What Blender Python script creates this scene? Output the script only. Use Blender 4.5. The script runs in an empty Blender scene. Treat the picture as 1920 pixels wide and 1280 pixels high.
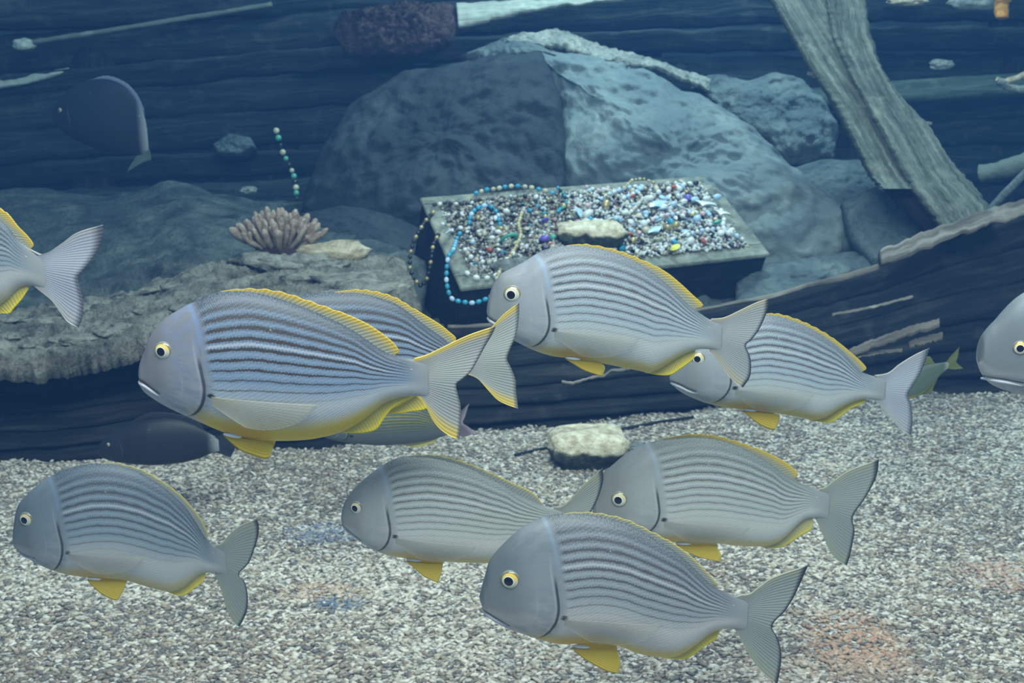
import bpy, bmesh, math, random
import numpy as np
from mathutils import Vector, Matrix, noise as mnoise

random.seed(7)
rng = np.random.default_rng(7)
scene = bpy.context.scene
col = scene.collection
R = math.radians

# ------------------------------------------------------------------ camera
F_PX = 2318.0
PITCH = R(16.0)
CAM = np.array([0.0, 0.0, 1.3])
cam_data = bpy.data.cameras.new('camera')
cam_data.sensor_width = 36.0
cam_data.lens = F_PX * 36.0 / 1920.0
cam_data.clip_start = 0.02
cam_data.dof.use_dof = True
cam_data.dof.focus_distance = 1.55
cam_data.dof.aperture_fstop = 13.0
cam = bpy.data.objects.new('camera', cam_data)
cam.location = CAM
cam.rotation_euler = (math.pi / 2 - PITCH, 0, 0)
col.objects.link(cam)
scene.camera = cam

# ------------------------------------------------------------------ light, world, exposure
scene.view_settings.view_transform = 'Standard'
scene.view_settings.look = 'None'
scene.view_settings.gamma = 1.0
scene.view_settings.use_curve_mapping = False
scene.view_settings.exposure = 0.0
scene.cycles.use_denoising = True
scene.cycles.volume_bounces = 1
scene.cycles.max_bounces = 8
scene.cycles.transparent_max_bounces = 12

world = bpy.data.worlds.new('world')
scene.world = world
world.use_nodes = True
bgn = world.node_tree.nodes['Background']
bgn.inputs[0].default_value = (0.40, 0.54, 0.74, 1)
bgn.inputs[1].default_value = 0.43


def area(name, loc, target, size, power, color, size_y=None):
    d = bpy.data.lights.new(name, 'AREA')
    d.shape = 'RECTANGLE'
    d.size = size
    d.size_y = size_y or size
    d.energy = power
    d.color = color
    o = bpy.data.objects.new(name, d)
    o.location = loc
    o.rotation_euler = (Vector(target) - Vector(loc)).to_track_quat('-Z', 'Y').to_euler()
    col.objects.link(o)
    return o


area('front_fill_light', (0.1, 0.5, 3.0), (0.1, 2.2, 0.4), 2.6, 134, (1.0, 0.96, 0.88), 1.0)  # unseen soft fill added above the front to brighten fish and gravel
area('tank_lamp_middle', (0.5, 2.6, 3.3), (0.5, 2.8, 0.0), 1.8, 44, (1.0, 0.95, 0.86), 0.6)
area('tank_lamp_back', (0.75, 5.0, 2.9), (0.62, 5.35, 0.8), 0.6, 64, (0.80, 0.97, 1.0), 0.4)

# ------------------------------------------------------------------ pixel helpers (turn a traced pixel into a world point)
cp, sp_ = math.cos(PITCH), math.sin(PITCH)


def ray(px, py):
    a = (px - 960.0) / F_PX
    b = -(py - 640.0) / F_PX
    return np.array([a, cp + b * sp_, -sp_ + b * cp])


def P(px, py, Y):
    r = ray(px, py)
    return Vector(CAM + r * (Y / r[1]))


def G(px, py, z=0.0):
    r = ray(px, py)
    return Vector(CAM + r * ((z - CAM[2]) / r[2]))


def nz(x, y, z, sc=1.0, oct_=4):
    v = 0.0
    a = 1.0
    t = 0.0
    for _ in range(oct_):
        v += a * mnoise.noise((x * sc, y * sc, z * sc))
        t += a
        a *= 0.5
        sc *= 2.03
    return v / t


# ------------------------------------------------------------------ material helpers
def srgb(r, g, b):
    def f(c):
        c /= 255.0
        return c / 12.92 if c <= 0.04045 else ((c + 0.055) / 1.055) ** 2.4
    return (f(r), f(g), f(b), 1.0)


class NT:
    def __init__(self, name):
        self.m = bpy.data.materials.new(name)
        self.m.use_nodes = True
        self.t = self.m.node_tree
        self.b = self.t.nodes['Principled BSDF']
        self.out = self.t.nodes['Material Output']

    def n(self, typ, **kw):
        nd = self.t.nodes.new(typ)
        for k, v in kw.items():
            setattr(nd, k, v)
        return nd

    def set(self, sock, v):
        if isinstance(v, bpy.types.NodeSocket):
            self.t.links.new(v, sock)
        else:
            if isinstance(v, (tuple, list)) and len(v) == 3 and len(sock.default_value) == 4:
                v = tuple(v) + (1.0,)
            sock.default_value = v

    def math(self, op, a, b=None, c=None, clamp=False):
        nd = self.n('ShaderNodeMath', operation=op)
        nd.use_clamp = clamp
        self.set(nd.inputs[0], a)
        if b is not None:
            self.set(nd.inputs[1], b)
        if c is not None:
            self.set(nd.inputs[2], c)
        return nd.outputs[0]

    def ss(self, v, lo, hi, a=0.0, b=1.0):
        nd = self.n('ShaderNodeMapRange', interpolation_type='SMOOTHSTEP')
        self.set(nd.inputs['Value'], v)
        nd.inputs['From Min'].default_value = lo
        nd.inputs['From Max'].default_value = hi
        nd.inputs['To Min'].default_value = a
        nd.inputs['To Max'].default_value = b
        return nd.outputs['Result']

    def mix(self, f, a, b, mode='MIX'):
        nd = self.n('ShaderNodeMix', data_type='RGBA', blend_type=mode)
        self.set(nd.inputs[0], f)
        self.set(nd.inputs[6], a)
        self.set(nd.inputs[7], b)
        return nd.outputs[2]

    def ramp(self, v, stops):
        nd = self.n('ShaderNodeValToRGB')
        cr = nd.color_ramp
        while len(cr.elements) < len(stops):
            cr.elements.new(0.5)
        for e, (p, c) in zip(cr.elements, stops):
            e.position = p
            e.color = tuple(c) if len(c) == 4 else tuple(c) + (1.0,)
        self.set(nd.inputs[0], v)
        return nd.outputs[0]

    def noise(self, scale, detail=4, rough=0.55, vec=None, dist=0.0):
        nd = self.n('ShaderNodeTexNoise')
        nd.inputs['Scale'].default_value = scale
        nd.inputs['Detail'].default_value = detail
        nd.inputs['Roughness'].default_value = rough
        nd.inputs['Distortion'].default_value = dist
        if vec is not None:
            self.set(nd.inputs['Vector'], vec)
        return nd.outputs['Fac']

    def obj(self, scale=(1, 1, 1)):
        tc = self.n('ShaderNodeTexCoord')
        mp = self.n('ShaderNodeMapping')
        mp.inputs['Scale'].default_value = scale
        self.t.links.new(tc.outputs['Object'], mp.inputs['Vector'])
        return mp.outputs[0]

    def attr(self, name):
        nd = self.n('ShaderNodeAttribute')
        nd.attribute_name = name
        return nd

    def bump(self, h, strength=0.5, dist=0.01):
        nd = self.n('ShaderNodeBump')
        nd.inputs['Strength'].default_value = strength
        nd.inputs['Distance'].default_value = dist
        self.set(nd.inputs['Height'], h)
        self.t.links.new(nd.outputs[0], self.b.inputs['Normal'])

    def fin(self, base, rough=0.6, metal=0.0, spec=0.5):
        self.set(self.b.inputs['Base Color'], base)
        self.set(self.b.inputs['Roughness'], rough)
        self.set(self.b.inputs['Metallic'], metal)
        self.b.inputs['Specular IOR Level'].default_value = spec
        return self.m


def mat_rock(name, c0, c1, c2, scale=6.0, bump=0.5):
    k = NT(name)
    v = k.obj()
    n1 = k.noise(scale, 8, 0.62, v, 0.4)
    n2 = k.noise(scale * 7, 6, 0.6, v)
    n3 = k.noise(scale * 0.35, 3, 0.5, v)
    base = k.ramp(n1, [(0.32, c0), (0.5, c1), (0.68, c2)])
    base = k.mix(k.ss(n2, 0.52, 0.62), base, k.mix(0.5, base, c0))
    base = k.mix(k.ss(n3, 0.35, 0.65, 0, 0.45), base, c1)
    h = k.math('ADD', k.math('MULTIPLY', n1, 1.0), k.math('MULTIPLY', n2, 0.35))
    k.bump(h, bump, 0.05)
    return k.fin(base, 0.85, 0, 0.25)


def mat_wood(name, c0, c1, c2, grain=(1.0, 6.0, 14.0), bump=0.5, uvw=True, gx=1.0):
    k = NT(name)
    un = k.n('ShaderNodeUVMap')
    un.uv_map = 'uv'
    mpw = k.n('ShaderNodeMapping')
    mpw.inputs['Scale'].default_value = (1.2 * gx, 12.0 * gx, 1.0)
    k.t.links.new(un.outputs[0], mpw.inputs['Vector'])
    v = mpw.outputs[0] if uvw else k.obj(grain)
    v0 = k.obj()
    n1 = k.noise(2.2, 7, 0.65, v, 0.6)
    n2 = k.noise(9.0, 6, 0.6, v0)
    base = k.ramp(n1, [(0.3, c0), (0.52, c1), (0.72, c2)])
    base = k.mix(k.ss(n2, 0.55, 0.68, 0, 0.6), base, c2)
    k.bump(k.math('ADD', n1, k.math('MULTIPLY', n2, 0.5)), bump, 0.04)
    return k.fin(base, 0.85, 0, 0.2)


def mat_plain(name, c, rough=0.5, metal=0.0, spec=0.5, var=0.0, scale=30):
    k = NT(name)
    base = c
    if var:
        n = k.noise(scale, 4, 0.6, k.obj())
        base = k.mix(k.ss(n, 0.35, 0.65), c, tuple(x * (1 - var) for x in c[:3]) + (1,))
    return k.fin(base, rough, metal, spec)


# ------------------------------------------------------------------ object helpers
def link(name, me, m=None, parent=None, smooth=True):
    o = bpy.data.objects.new(name, me)
    if m is not None and not me.materials:
        if isinstance(m, (list, tuple)):
            for x in m:
                me.materials.append(x)
        else:
            me.materials.append(m)
    if smooth:
        me.polygons.foreach_set('use_smooth', [True] * len(me.polygons))
    col.objects.link(o)
    if parent is not None:
        o.parent = parent
    return o


def meshpy(name, V, Fc):
    me = bpy.data.meshes.new(name)
    me.from_pydata([tuple(v) for v in V], [], Fc)
    me.update()
    return me


def tag(o, label=None, cat=None, group=None, kind=None):
    if label:
        o['label'] = label
    if cat:
        o['category'] = cat
    if group:
        o['group'] = group
    if kind:
        o['kind'] = kind
    return o


def empty(name, loc, rz=0.0):
    o = bpy.data.objects.new(name, None)
    o.empty_display_size = 0.05
    o.location = loc
    o.rotation_euler = (0, 0, rz)
    col.objects.link(o)
    return o


def resample(pts, n):
    pts = [np.array(p, float) for p in pts]
    d = [0.0]
    for a, b in zip(pts[:-1], pts[1:]):
        d.append(d[-1] + float(np.linalg.norm(b - a)))
    out = []
    for i in range(n):
        t = d[-1] * i / (n - 1)
        j = 0
        while j < len(d) - 2 and d[j + 1] < t:
            j += 1
        w = (t - d[j]) / max(d[j + 1] - d[j], 1e-9)
        w = min(max(w, 0), 1)
        out.append(pts[j] * (1 - w) + pts[j + 1] * w)
    return out


def recenter(o):
    me = o.data
    n = len(me.vertices)
    c = np.empty(n * 3)
    me.vertices.foreach_get('co', c)
    c = c.reshape(-1, 3)
    ctr = np.array([(c[:, 0].min() + c[:, 0].max()) / 2, (c[:, 1].min() + c[:, 1].max()) / 2, c[:, 2].min()])
    me.vertices.foreach_set('co', (c - ctr).ravel())
    me.update()
    o.location = Vector(o.location) + Vector(ctr)
    return o


def ribbon(name, A, B, thick, m, parent=None, nu=80, nv=10, amp=0.01, sc=6.0, back=Vector((0, 1, -0.4)), round_=0.35, rag=0.0, seed=0, ani=1.0, ridge=0.0, grain=0.0):
    """plank lofted between two edge polylines, with real thickness and a worn surface"""
    a = resample(A, nu)
    b = resample(B, nu)
    back = Vector(back).normalized()
    V, Fc, UVc = [], [], []
    ntot = 2 * nv
    cum = 0.0
    for i in range(nu):
        pa, pb = Vector(a[i]), Vector(b[i])
        wid = (pb - pa).length
        if i:
            cum += (Vector(a[i]) - Vector(a[i - 1])).length
        if rag:
            w = (pb - pa).normalized()
            pa = pa - w * rag * (nz(i * 0.31 + seed, 3.1, 0, 1, 3) * 2)
            pb = pb + w * rag * (nz(i * 0.27 + seed, 9.7, 0, 1, 3) * 2)
        for side in (0, 1):
            for j in range(nv):
                t = j / (nv - 1)
                if side:
                    t = 1 - t
                q = pa.lerp(pb, t)
                e = 1 - abs(2 * t - 1) ** 6 * round_
                off = -thick * 0.5 * e if side == 0 else thick * 0.5 * e
                k = nz(q.x * ani + seed, q.y, q.z, sc) * amp * 2
                if ridge:
                    k -= (0.5 - abs(nz(q.x * ani * 1.3 + seed, q.y + 2, q.z, sc * 1.5, 4)) * 2.6) * ridge
                k2 = nz(q.x * 1.1 + seed, q.y + 7, q.z, sc * 3) * amp
                if grain:
                    k += nz(cum * 2.5, t * wid * 45, seed * 3.7, 1.0, 3) * 2 * grain
                UVc.append((cum + seed * 0.7, t * wid + side * 0.31 + seed * 1.3))
                q = q + back * (off + (k + k2) * (1 if side == 0 else 0.3))
                V.append(q)
    for i in range(nu - 1):
        for j in range(ntot):
            j2 = (j + 1) % ntot
            Fc.append((i * ntot + j, i * ntot + j2, (i + 1) * ntot + j2, (i + 1) * ntot + j))
    Fc.append(tuple(range(ntot))[::-1])
    Fc.append(tuple((nu - 1) * ntot + j for j in range(ntot)))
    me = meshpy(name, V, Fc)
    lay = me.uv_layers.new(name='uv')
    vi = np.empty(len(me.loops), dtype=np.int32)
    me.loops.foreach_get('vertex_index', vi)
    lay.data.foreach_set('uv', np.array(UVc)[vi].ravel())
    bm = bmesh.new()
    bm.from_mesh(me)
    bmesh.ops.recalc_face_normals(bm, faces=bm.faces)
    bm.to_mesh(me)
    bm.free()
    return link(name, me, m, parent)


def rock(name, poly, bulge, m, parent=None, nr=26, na=120, amp=0.04, sc=3.0, fine=0.012, deep=0.25, pw=2.0, seed=0, ctr=None, flat=0.0):
    """boulder: outline of (px, py, Y) points, bulging towards the viewer, with a real back"""
    pts = [P(*p) for p in poly]
    loop = resample(pts + [pts[0]], na + 1)[:-1]
    loop = [Vector(q) for q in loop]
    if ctr is None:
        c = sum(loop, Vector()) / len(loop)
    else:
        c = P(*ctr)
    V = []
    toward = Vector((0.0, -1.0, 0.35)).normalized()

    def disp(q, s):
        n1 = nz(q.x + seed, q.y, q.z, sc, 4)
        rd = 1 - abs(nz(q.x - seed, q.y + 3, q.z, sc * 1.7, 4)) * 2.2
        f = nz(q.x + seed, q.y + 5, q.z, sc * 8, 3)
        return q + toward * ((n1 * amp * 2 + (rd - 0.5) * amp * 0.7) + f * fine * 2) * s
    V.append(disp(c + toward * bulge, 1.0))
    for r in range(1, nr + 1):
        t = r / nr
        h = bulge * max(0.0, 1 - t ** pw) ** 0.6
        for q in loop:
            w = c.lerp(q, t)
            jit = 1.0
            v = w + toward * h
            v = disp(v, 1.0)
            V.append(v)
    for r in range(nr - 1, 0, -3):
        t = r / nr
        h = deep * (1 - t ** 2) ** 0.5
        for q in loop:
            V.append(c.lerp(q, t) - toward * h)
    V.append(c - toward * deep)
    Fc = []
    n = len(loop)
    for k in range(n):
        Fc.append((0, 1 + (k + 1) % n, 1 + k))
    rows = (len(V) - 2) // n
    for r in range(rows - 1):
        for k in range(n):
            a0 = 1 + r * n + k
            a1 = 1 + r * n + (k + 1) % n
            Fc.append((a0, a1, a1 + n, a0 + n))
    last = len(V) - 1
    for k in range(n):
        Fc.append((1 + (rows - 1) * n + k, 1 + (rows - 1) * n + (k + 1) % n, last))
    me = meshpy(name, V, Fc)
    bm = bmesh.new()
    bm.from_mesh(me)
    bmesh.ops.recalc_face_normals(bm, faces=bm.faces)
    bm.to_mesh(me)
    bm.free()
    return recenter(link(name, me, m, parent))


def stone(name, loc, size, m, seed=0, amp=0.25, sub=4, rz=0.0, parent=None, sc=1.4, pn=3):
    bm = bmesh.new()
    bmesh.ops.create_icosphere(bm, subdivisions=sub, radius=1.0)
    for v in bm.verts:
        q = v.co
        q = q / (abs(q.x) ** pn + abs(q.y) ** pn + abs(q.z) ** pn) ** (1 / pn)
        k = 0.95 + amp * nz(q.x + seed, q.y, q.z, sc, 4) * 2 + amp * 0.25 * nz(q.x + seed, q.y, q.z, sc * 5, 3)
        v.co = Vector((q.x * size[0] * k, q.y * size[1] * k, q.z * size[2] * k))
        # undercut shaped to shade the underside, with a flat bottom
        if v.co.z < 0:
            w = 1 + 0.32 * v.co.z / size[2]
            v.co.x *= w
            v.co.y *= w
        v.co.z = max(v.co.z, -size[2] * 0.8)
    me = bpy.data.meshes.new(name)
    bm.to_mesh(me)
    bm.free()
    o = link(name, me, m, parent)
    o.location = loc
    o.rotation_euler = (0, 0, rz)
    return o


def tube(name, pts, rad, m, parent=None, nseg=10, n=40, taper=None, amp=0.0, seed=0.0, caps=True):
    ps = [Vector(q) for q in resample(pts, n)]
    V, Fc = [], []
    for i, q in enumerate(ps):
        t = ps[min(i + 1, n - 1)] - ps[max(i - 1, 0)]
        t.normalize()
        a = t.cross(Vector((0.13, 0.2, 0.97)))
        if a.length < 1e-3:
            a = t.cross(Vector((1, 0, 0)))
        a.normalize()
        b = t.cross(a)
        s = i / (n - 1)
        r = rad * (taper(s) if taper else 1.0)
        for k in range(nseg):
            an = 2 * math.pi * k / nseg
            rr = r
            if amp:
                rr *= 1 + amp * nz(q.x * 9 + math.cos(an) + seed, q.y * 9, q.z * 9 + math.sin(an), 2, 3) * 2
            V.append(q + (a * math.cos(an) + b * math.sin(an)) * rr)
    for i in range(n - 1):
        for k in range(nseg):
            k2 = (k + 1) % nseg
            Fc.append((i * nseg + k, i * nseg + k2, (i + 1) * nseg + k2, (i + 1) * nseg + k))
    Fc.append(tuple(range(nseg))[::-1])
    Fc.append(tuple((n - 1) * nseg + k for k in range(nseg)))
    return link(name, meshpy(name, V, Fc), m, parent)


# ------------------------------------------------------------------ the water of the tank (haze)
def make_water():
    k = NT('sea_water')
    k.t.nodes.remove(k.b)
    s = k.n('ShaderNodeVolumeScatter')
    s.inputs['Color'].default_value = (0.12, 0.38, 1.0, 1)
    s.inputs['Density'].default_value = 0.021
    s.inputs['Anisotropy'].default_value = 0.0
    a = k.n('ShaderNodeVolumeAbsorption')
    a.inputs['Color'].default_value = (0.55, 0.90, 1.0, 1)
    a.inputs['Density'].default_value = 0.11
    ad = k.n('ShaderNodeAddShader')
    k.t.links.new(s.outputs[0], ad.inputs[0])
    k.t.links.new(a.outputs[0], ad.inputs[1])
    k.t.links.new(ad.outputs[0], k.out.inputs['Volume'])
    bm = bmesh.new()
    bmesh.ops.create_cube(bm, size=1.0)
    for v in bm.verts:
        v.co = Vector((v.co.x * 12, 3.2 + v.co.y * 8.4, 1.5 + v.co.z * 4.2))
    me = bpy.data.meshes.new('tank_water')
    bm.to_mesh(me)
    bm.free()
    o = link('tank_water', me, k.m, smooth=False)
    tag(o, kind='structure')
    return o


make_water()


# ------------------------------------------------------------------ gravel bed
def ground_z(x, y):
    return 0.018 * nz(x, y, 0.3, 1.3, 3) * 2 + 0.006 * nz(x, y, 4.3, 6.0, 2) * 2


def mat_gravel():
    k = NT('gravel_bed')
    v = k.obj((1.0, 1.5, 1.0))
    vo = k.n('ShaderNodeTexVoronoi')
    vo.inputs['Scale'].default_value = 150
    k.set(vo.inputs['Vector'], v)
    sep = k.n('ShaderNodeSeparateColor')
    k.t.links.new(vo.outputs['Color'], sep.inputs[0])
    base = k.ramp(sep.outputs[0], [(0.0, (0.05, 0.05, 0.06)), (0.25, (0.17, 0.15, 0.13)), (0.5, (0.36, 0.33, 0.29)), (0.8, (0.52, 0.49, 0.44)), (1.0, (0.7, 0.68, 0.63))])
    k.bump(k.math('SUBTRACT', 1.0, vo.outputs['Distance']), 0.6, 0.006)
    return k.fin(base, 0.8, 0, 0.3)


def make_floor():
    nx, ny = 150, 150
    V = []
    for j in range(ny):
        y = 0.3 + 7.2 * j / (ny - 1)
        for i in range(nx):
            x = -4.5 + 9.0 * i / (nx - 1)
            V.append((x, y, ground_z(x, y)))
    Fc = [(j * nx + i, j * nx + i + 1, (j + 1) * nx + i + 1, (j + 1) * nx + i) for j in range(ny - 1) for i in range(nx - 1)]
    o = link('floor', meshpy('floor', V, Fc), mat_gravel())
    tag(o, kind='structure')


make_floor()


def mat_attr(name, rough=0.7, spec=0.3, metal=0.0):
    k = NT(name)
    a = k.attr('tint')
    n = k.noise(220, 3, 0.6, k.obj())
    base = k.mix(k.ss(n, 0.35, 0.65, 0.0, 0.35), a.outputs['Color'], k.mix(0.6, a.outputs['Color'], (0.05, 0.05, 0.05, 1)))
    return k.fin(base, rough, metal, spec)


def scatter_mesh(name, centers, radii, tints, m, flat=0.65, stretch=1.5, base=None, rot_full=False):
    """many little lumps in one mesh, built with numpy"""
    bm = bmesh.new()
    bmesh.ops.create_icosphere(bm, subdivisions=1, radius=1.0)
    bv = np.array([v.co[:] for v in bm.verts])
    bf = np.array([[v.index for v in f.verts] for f in bm.faces])
    bm.free()
    n = len(centers)
    nv, nf = len(bv), len(bf)
    jit = 1 + rng.normal(0, 0.13, (n, nv, 1))
    v = bv[None] * jit
    sx = radii * rng.uniform(1.0, stretch, n)
    sy = radii * rng.uniform(0.75, 1.0, n)
    sz = radii * rng.uniform(flat * 0.8, flat * 1.2, n)
    v = v * np.stack([sx, sy, sz], 1)[:, None, :]
    an = rng.uniform(-math.pi, math.pi, n) if rot_full else rng.normal(0, 0.5, n)
    c, s = np.cos(an)[:, None], np.sin(an)[:, None]
    x = v[:, :, 0] * c - v[:, :, 1] * s
    y = v[:, :, 0] * s + v[:, :, 1] * c
    tl = rng.normal(0, 0.3, n)[:, None]
    z = v[:, :, 2] + x * tl
    v = np.stack([x, y, z], 2) + centers[:, None, :]
    fc = (bf[None] + (np.arange(n) * nv)[:, None, None]).reshape(-1, 3)
    me = bpy.data.meshes.new(name)
    me.vertices.add(n * nv)
    me.vertices.foreach_set('co', v.reshape(-1))
    me.loops.add(len(fc) * 3)
    me.loops.foreach_set('vertex_index', fc.reshape(-1).astype(np.int32))
    me.polygons.add(len(fc))
    me.polygons.foreach_set('loop_start', np.arange(0, len(fc) * 3, 3, dtype=np.int32))
    me.polygons.foreach_set('loop_total', np.full(len(fc), 3, dtype=np.int32))
    me.update(calc_edges=True)
    at = me.color_attributes.new('tint', 'FLOAT_COLOR', 'POINT')
    cc = np.ones((n, nv, 4))
    cc[:, :, :3] = tints[:, None, :]
    at.data.foreach_set('color', cc.reshape(-1))
    return link(name, me, m, smooth=False)


def make_gravel():
    # density falls off with distance as the grains get too small to see
    n = 70000
    Y = 1.85 + (4.15 - 1.85) * rng.random(n) ** 1.25
    X = (rng.random(n) * 2 - 1) * (0.47 * (Y + 0.35) + 0.15)
    keep = []
    Z = np.array([ground_z(x, y) for x, y in zip(X, Y)])
    pal = np.array([[.66, .64, .59], [.52, .49, .43], [.40, .36, .30], [.27, .21, .16], [.15, .12, .10], [.07, .07, .08], [.74, .73, .70], [.46, .38, .29]])
    pr = np.array([.22, .20, .13, .12, .10, .07, .11, .05])
    idx = rng.choice(len(pal), n, p=pr / pr.sum())
    # darker and lighter drifts
    drift = np.array([nz(x, y * 1.8, 2.0, 1.7, 3) for x, y in zip(X, Y)])
    sw = (rng.random(n) < np.clip(drift * 1.6, 0, 0.5))
    idx[sw] = rng.choice([3, 4, 5], sw.sum())
    sw = (rng.random(n) < np.clip(-drift * 2.2, 0, 0.6))
    idx[sw] = rng.choice([0, 6, 1], sw.sum())
    T = pal[idx] * np.array([1.14, 1.07, 0.99]) * rng.uniform(0.8, 1.15, (n, 1))
    T = T * 0.80 + np.array([.50, .47, .42]) * 0.25
    # patches of orange and of bluish grains, as on the bed in the picture
    for (px, py, rx, ry, c, st) in ((1600, 1212, .11, .13, (.66, .40, .27), .75), (1890, 1085, .12, .10, (.58, .36, .27), .6),
                                    (610, 1112, .12, .05, (.66, .46, .32), .5), (632, 1136, .065, .03, (.10, .17, .27), .8),
                                    (610, 1000, .11, .07, (.22, .34, .55), .4), (1560, 1265, .2, .07, (.66, .45, .33), .4)):
        g = G(px, py)
        d = ((X - g.x) / rx) ** 2 + ((Y - g.y) / ry) ** 2
        w = np.clip(1.3 - d, 0, 1) * st * (rng.random(n) < 0.85)
        T = T * (1 - w[:, None]) + np.array(c) * w[:, None]
    rad = rng.uniform(0.0036, 0.0068, n)
    C = np.stack([X, Y, Z + rad * 0.3], 1)
    o = scatter_mesh('gravel', C, rad, T, mat_attr('gravel_grain', 0.7, 0.3), stretch=2.1)
    tag(o, 'loose pale and dark gravel grains spread over the tank bed', 'gravel', kind='stuff')


make_gravel()

# ------------------------------------------------------------------ shared background materials
M = {}
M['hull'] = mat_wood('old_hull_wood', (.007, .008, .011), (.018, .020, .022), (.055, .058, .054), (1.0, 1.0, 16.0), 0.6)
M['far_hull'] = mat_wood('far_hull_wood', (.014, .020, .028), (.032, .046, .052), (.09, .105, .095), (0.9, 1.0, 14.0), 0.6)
M['ledge'] = mat_rock('encrusted_ledge', (.04, .04, .04), (.26, .25, .21), (.46, .44, .37), 10, 1.0)
M['lump'] = mat_rock('ledge_growth', (.10, .10, .09), (.34, .33, .28), (.52, .50, .43), 16, 0.8)
M['bank'] = mat_rock('rubble_bank', (.03, .04, .045), (.09, .11, .11), (.17, .19, .17), 8, 0.9)
M['rock_dark'] = mat_rock('dark_rock', (.018, .025, .030), (.036, .047, .055), (.070, .083, .09), 3, 0.7)
M['rock_light'] = mat_rock('pale_rock', (.10, .135, .15), (.155, .195, .205), (.29, .33, .32), 2.2, 0.6)
M['rock_mid'] = mat_rock('grey_rock', (.05, .07, .08), (.13, .165, .17), (.25, .29, .285), 3.5, 1.0)
M['crust'] = mat_rock('crusted_rock', (.12, .13, .13), (.36, .38, .35), (.55, .56, .50), 12, 0.9)
M['beam'] = mat_wood('silted_timber', (.06, .075, .065), (.18, .21, .18), (.35, .38, .32), (5.0, 5.0, 3.0), 0.9, gx=1.6)
M['pale_wood'] = mat_wood('pale_timber', (.28, .30, .27), (.52, .54, .48), (.70, .70, .62), (2.0, 2.0, 9.0), 0.6)
M['splinter'] = mat_wood('bare_splintered_wood', (.07, .06, .055), (.22, .19, .16), (.42, .38, .33), (2.0, 2.0, 16.0), 0.8)
M['stone'] = mat_rock('warm_stone', (.22, .17, .11), (.58, .48, .33), (.80, .72, .56), 14, 0.7)
def mat_mossy_shaded():
    k = NT('mossy_shaded_cream_stone')
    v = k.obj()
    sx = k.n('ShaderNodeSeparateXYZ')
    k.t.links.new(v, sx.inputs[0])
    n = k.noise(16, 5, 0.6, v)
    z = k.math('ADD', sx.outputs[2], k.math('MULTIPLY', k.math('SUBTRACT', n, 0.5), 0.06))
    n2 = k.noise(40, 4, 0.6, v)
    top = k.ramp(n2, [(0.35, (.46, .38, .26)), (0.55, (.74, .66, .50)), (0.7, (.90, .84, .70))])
    low = k.ramp(n2, [(0.35, (.02, .025, .02)), (0.6, (.06, .07, .05)), (0.75, (.14, .14, .10))])  # dark growth together with underside shade painted into the lower part
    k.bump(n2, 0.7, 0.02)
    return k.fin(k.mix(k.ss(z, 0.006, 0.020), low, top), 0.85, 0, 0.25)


M['mossy_shaded'] = mat_mossy_shaded()
M['stone_grey'] = mat_rock('grey_stone', (.08, .09, .09), (.25, .27, .26), (.48, .48, .43), 14, 0.7)
M['coral'] = mat_rock('coral_skin', (.20, .14, .11), (.42, .32, .25), (.66, .56, .46), 40, 0.5)
M['clump'] = mat_rock('brown_growth', (.06, .04, .045), (.14, .09, .085), (.28, .19, .16), 22, 1.0)

# ------------------------------------------------------------------ far hull wall (inside of the wreck, across the back)
def make_far_hull():
    root = empty('ship_hull', (0, 6.0, 0.0))
    root['label'] = 'dark planked side of the wreck stretching across the back of the tank'
    root['category'] = 'shipwreck'
    k = 0
    y0 = -95
    while y0 < 520:
        h = 62 + 16 * math.sin(k * 2.3)
        A, B = [], []
        for px in range(-260, 2200, 120):
            t = px / 1920.0
            dy = 95 - 150 * t + 60 * t * t + 9 * math.sin(t * 5 + k)
            Yd = 6.1 + 0.10 * math.sin(t * 3 + k * 1.7) + (0.05 if k % 2 else -0.03)
            A.append(P(px, y0 + dy, Yd - 0.02 * (k % 3)))
            B.append(P(px, y0 + dy + h - 5, Yd + 0.03))
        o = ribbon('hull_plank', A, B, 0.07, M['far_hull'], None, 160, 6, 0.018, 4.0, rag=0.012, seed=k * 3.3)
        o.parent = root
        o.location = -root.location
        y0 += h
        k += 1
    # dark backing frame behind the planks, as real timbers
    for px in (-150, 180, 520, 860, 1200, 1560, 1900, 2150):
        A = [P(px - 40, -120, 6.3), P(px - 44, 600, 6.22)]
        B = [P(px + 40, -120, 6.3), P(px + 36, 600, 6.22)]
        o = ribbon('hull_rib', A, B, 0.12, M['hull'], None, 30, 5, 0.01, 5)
        o.parent = root
        o.location = -root.location


make_far_hull()


def make_backwall():
    bm = bmesh.new()
    V = [(-5, 6.9, -0.2), (5, 6.9, -0.2), (5, 6.9, 3.4), (-5, 6.9, 3.4), (-5, 7.0, -0.2), (5, 7.0, -0.2), (5, 7.0, 3.4), (-5, 7.0, 3.4)]
    Fc = [(0, 1, 2, 3), (5, 4, 7, 6), (4, 0, 3, 7), (1, 5, 6, 2), (3, 2, 6, 7), (4, 5, 1, 0)]
    o = link('wall_back', meshpy('wall_back', V, Fc), mat_rock('tank_back', (.02, .03, .04), (.04, .055, .07), (.06, .08, .09), 2, 0.5), smooth=False)
    tag(o, kind='structure')


make_backwall()

# ------------------------------------------------------------------ near side of the wreck
BASE = [(-200, 905), (0, 888), (200, 876), (400, 856), (640, 838), (880, 818), (1100, 800), (1300, 785), (1500, 765), (1700, 746), (1920, 748), (2150, 750)]
TOP = [(-200, 700), (0, 705), (130, 700), (270, 670), (480, 640), (640, 622), (780, 612), (860, 612), (1000, 606), (1300, 582), (1440, 556), (1640, 500), (1760, 448), (1920, 398), (2150, 320)]


def interp(poly, x):
    xs = [p[0] for p in poly]
    ys = [p[1] for p in poly]
    return float(np.interp(x, xs, ys))


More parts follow.
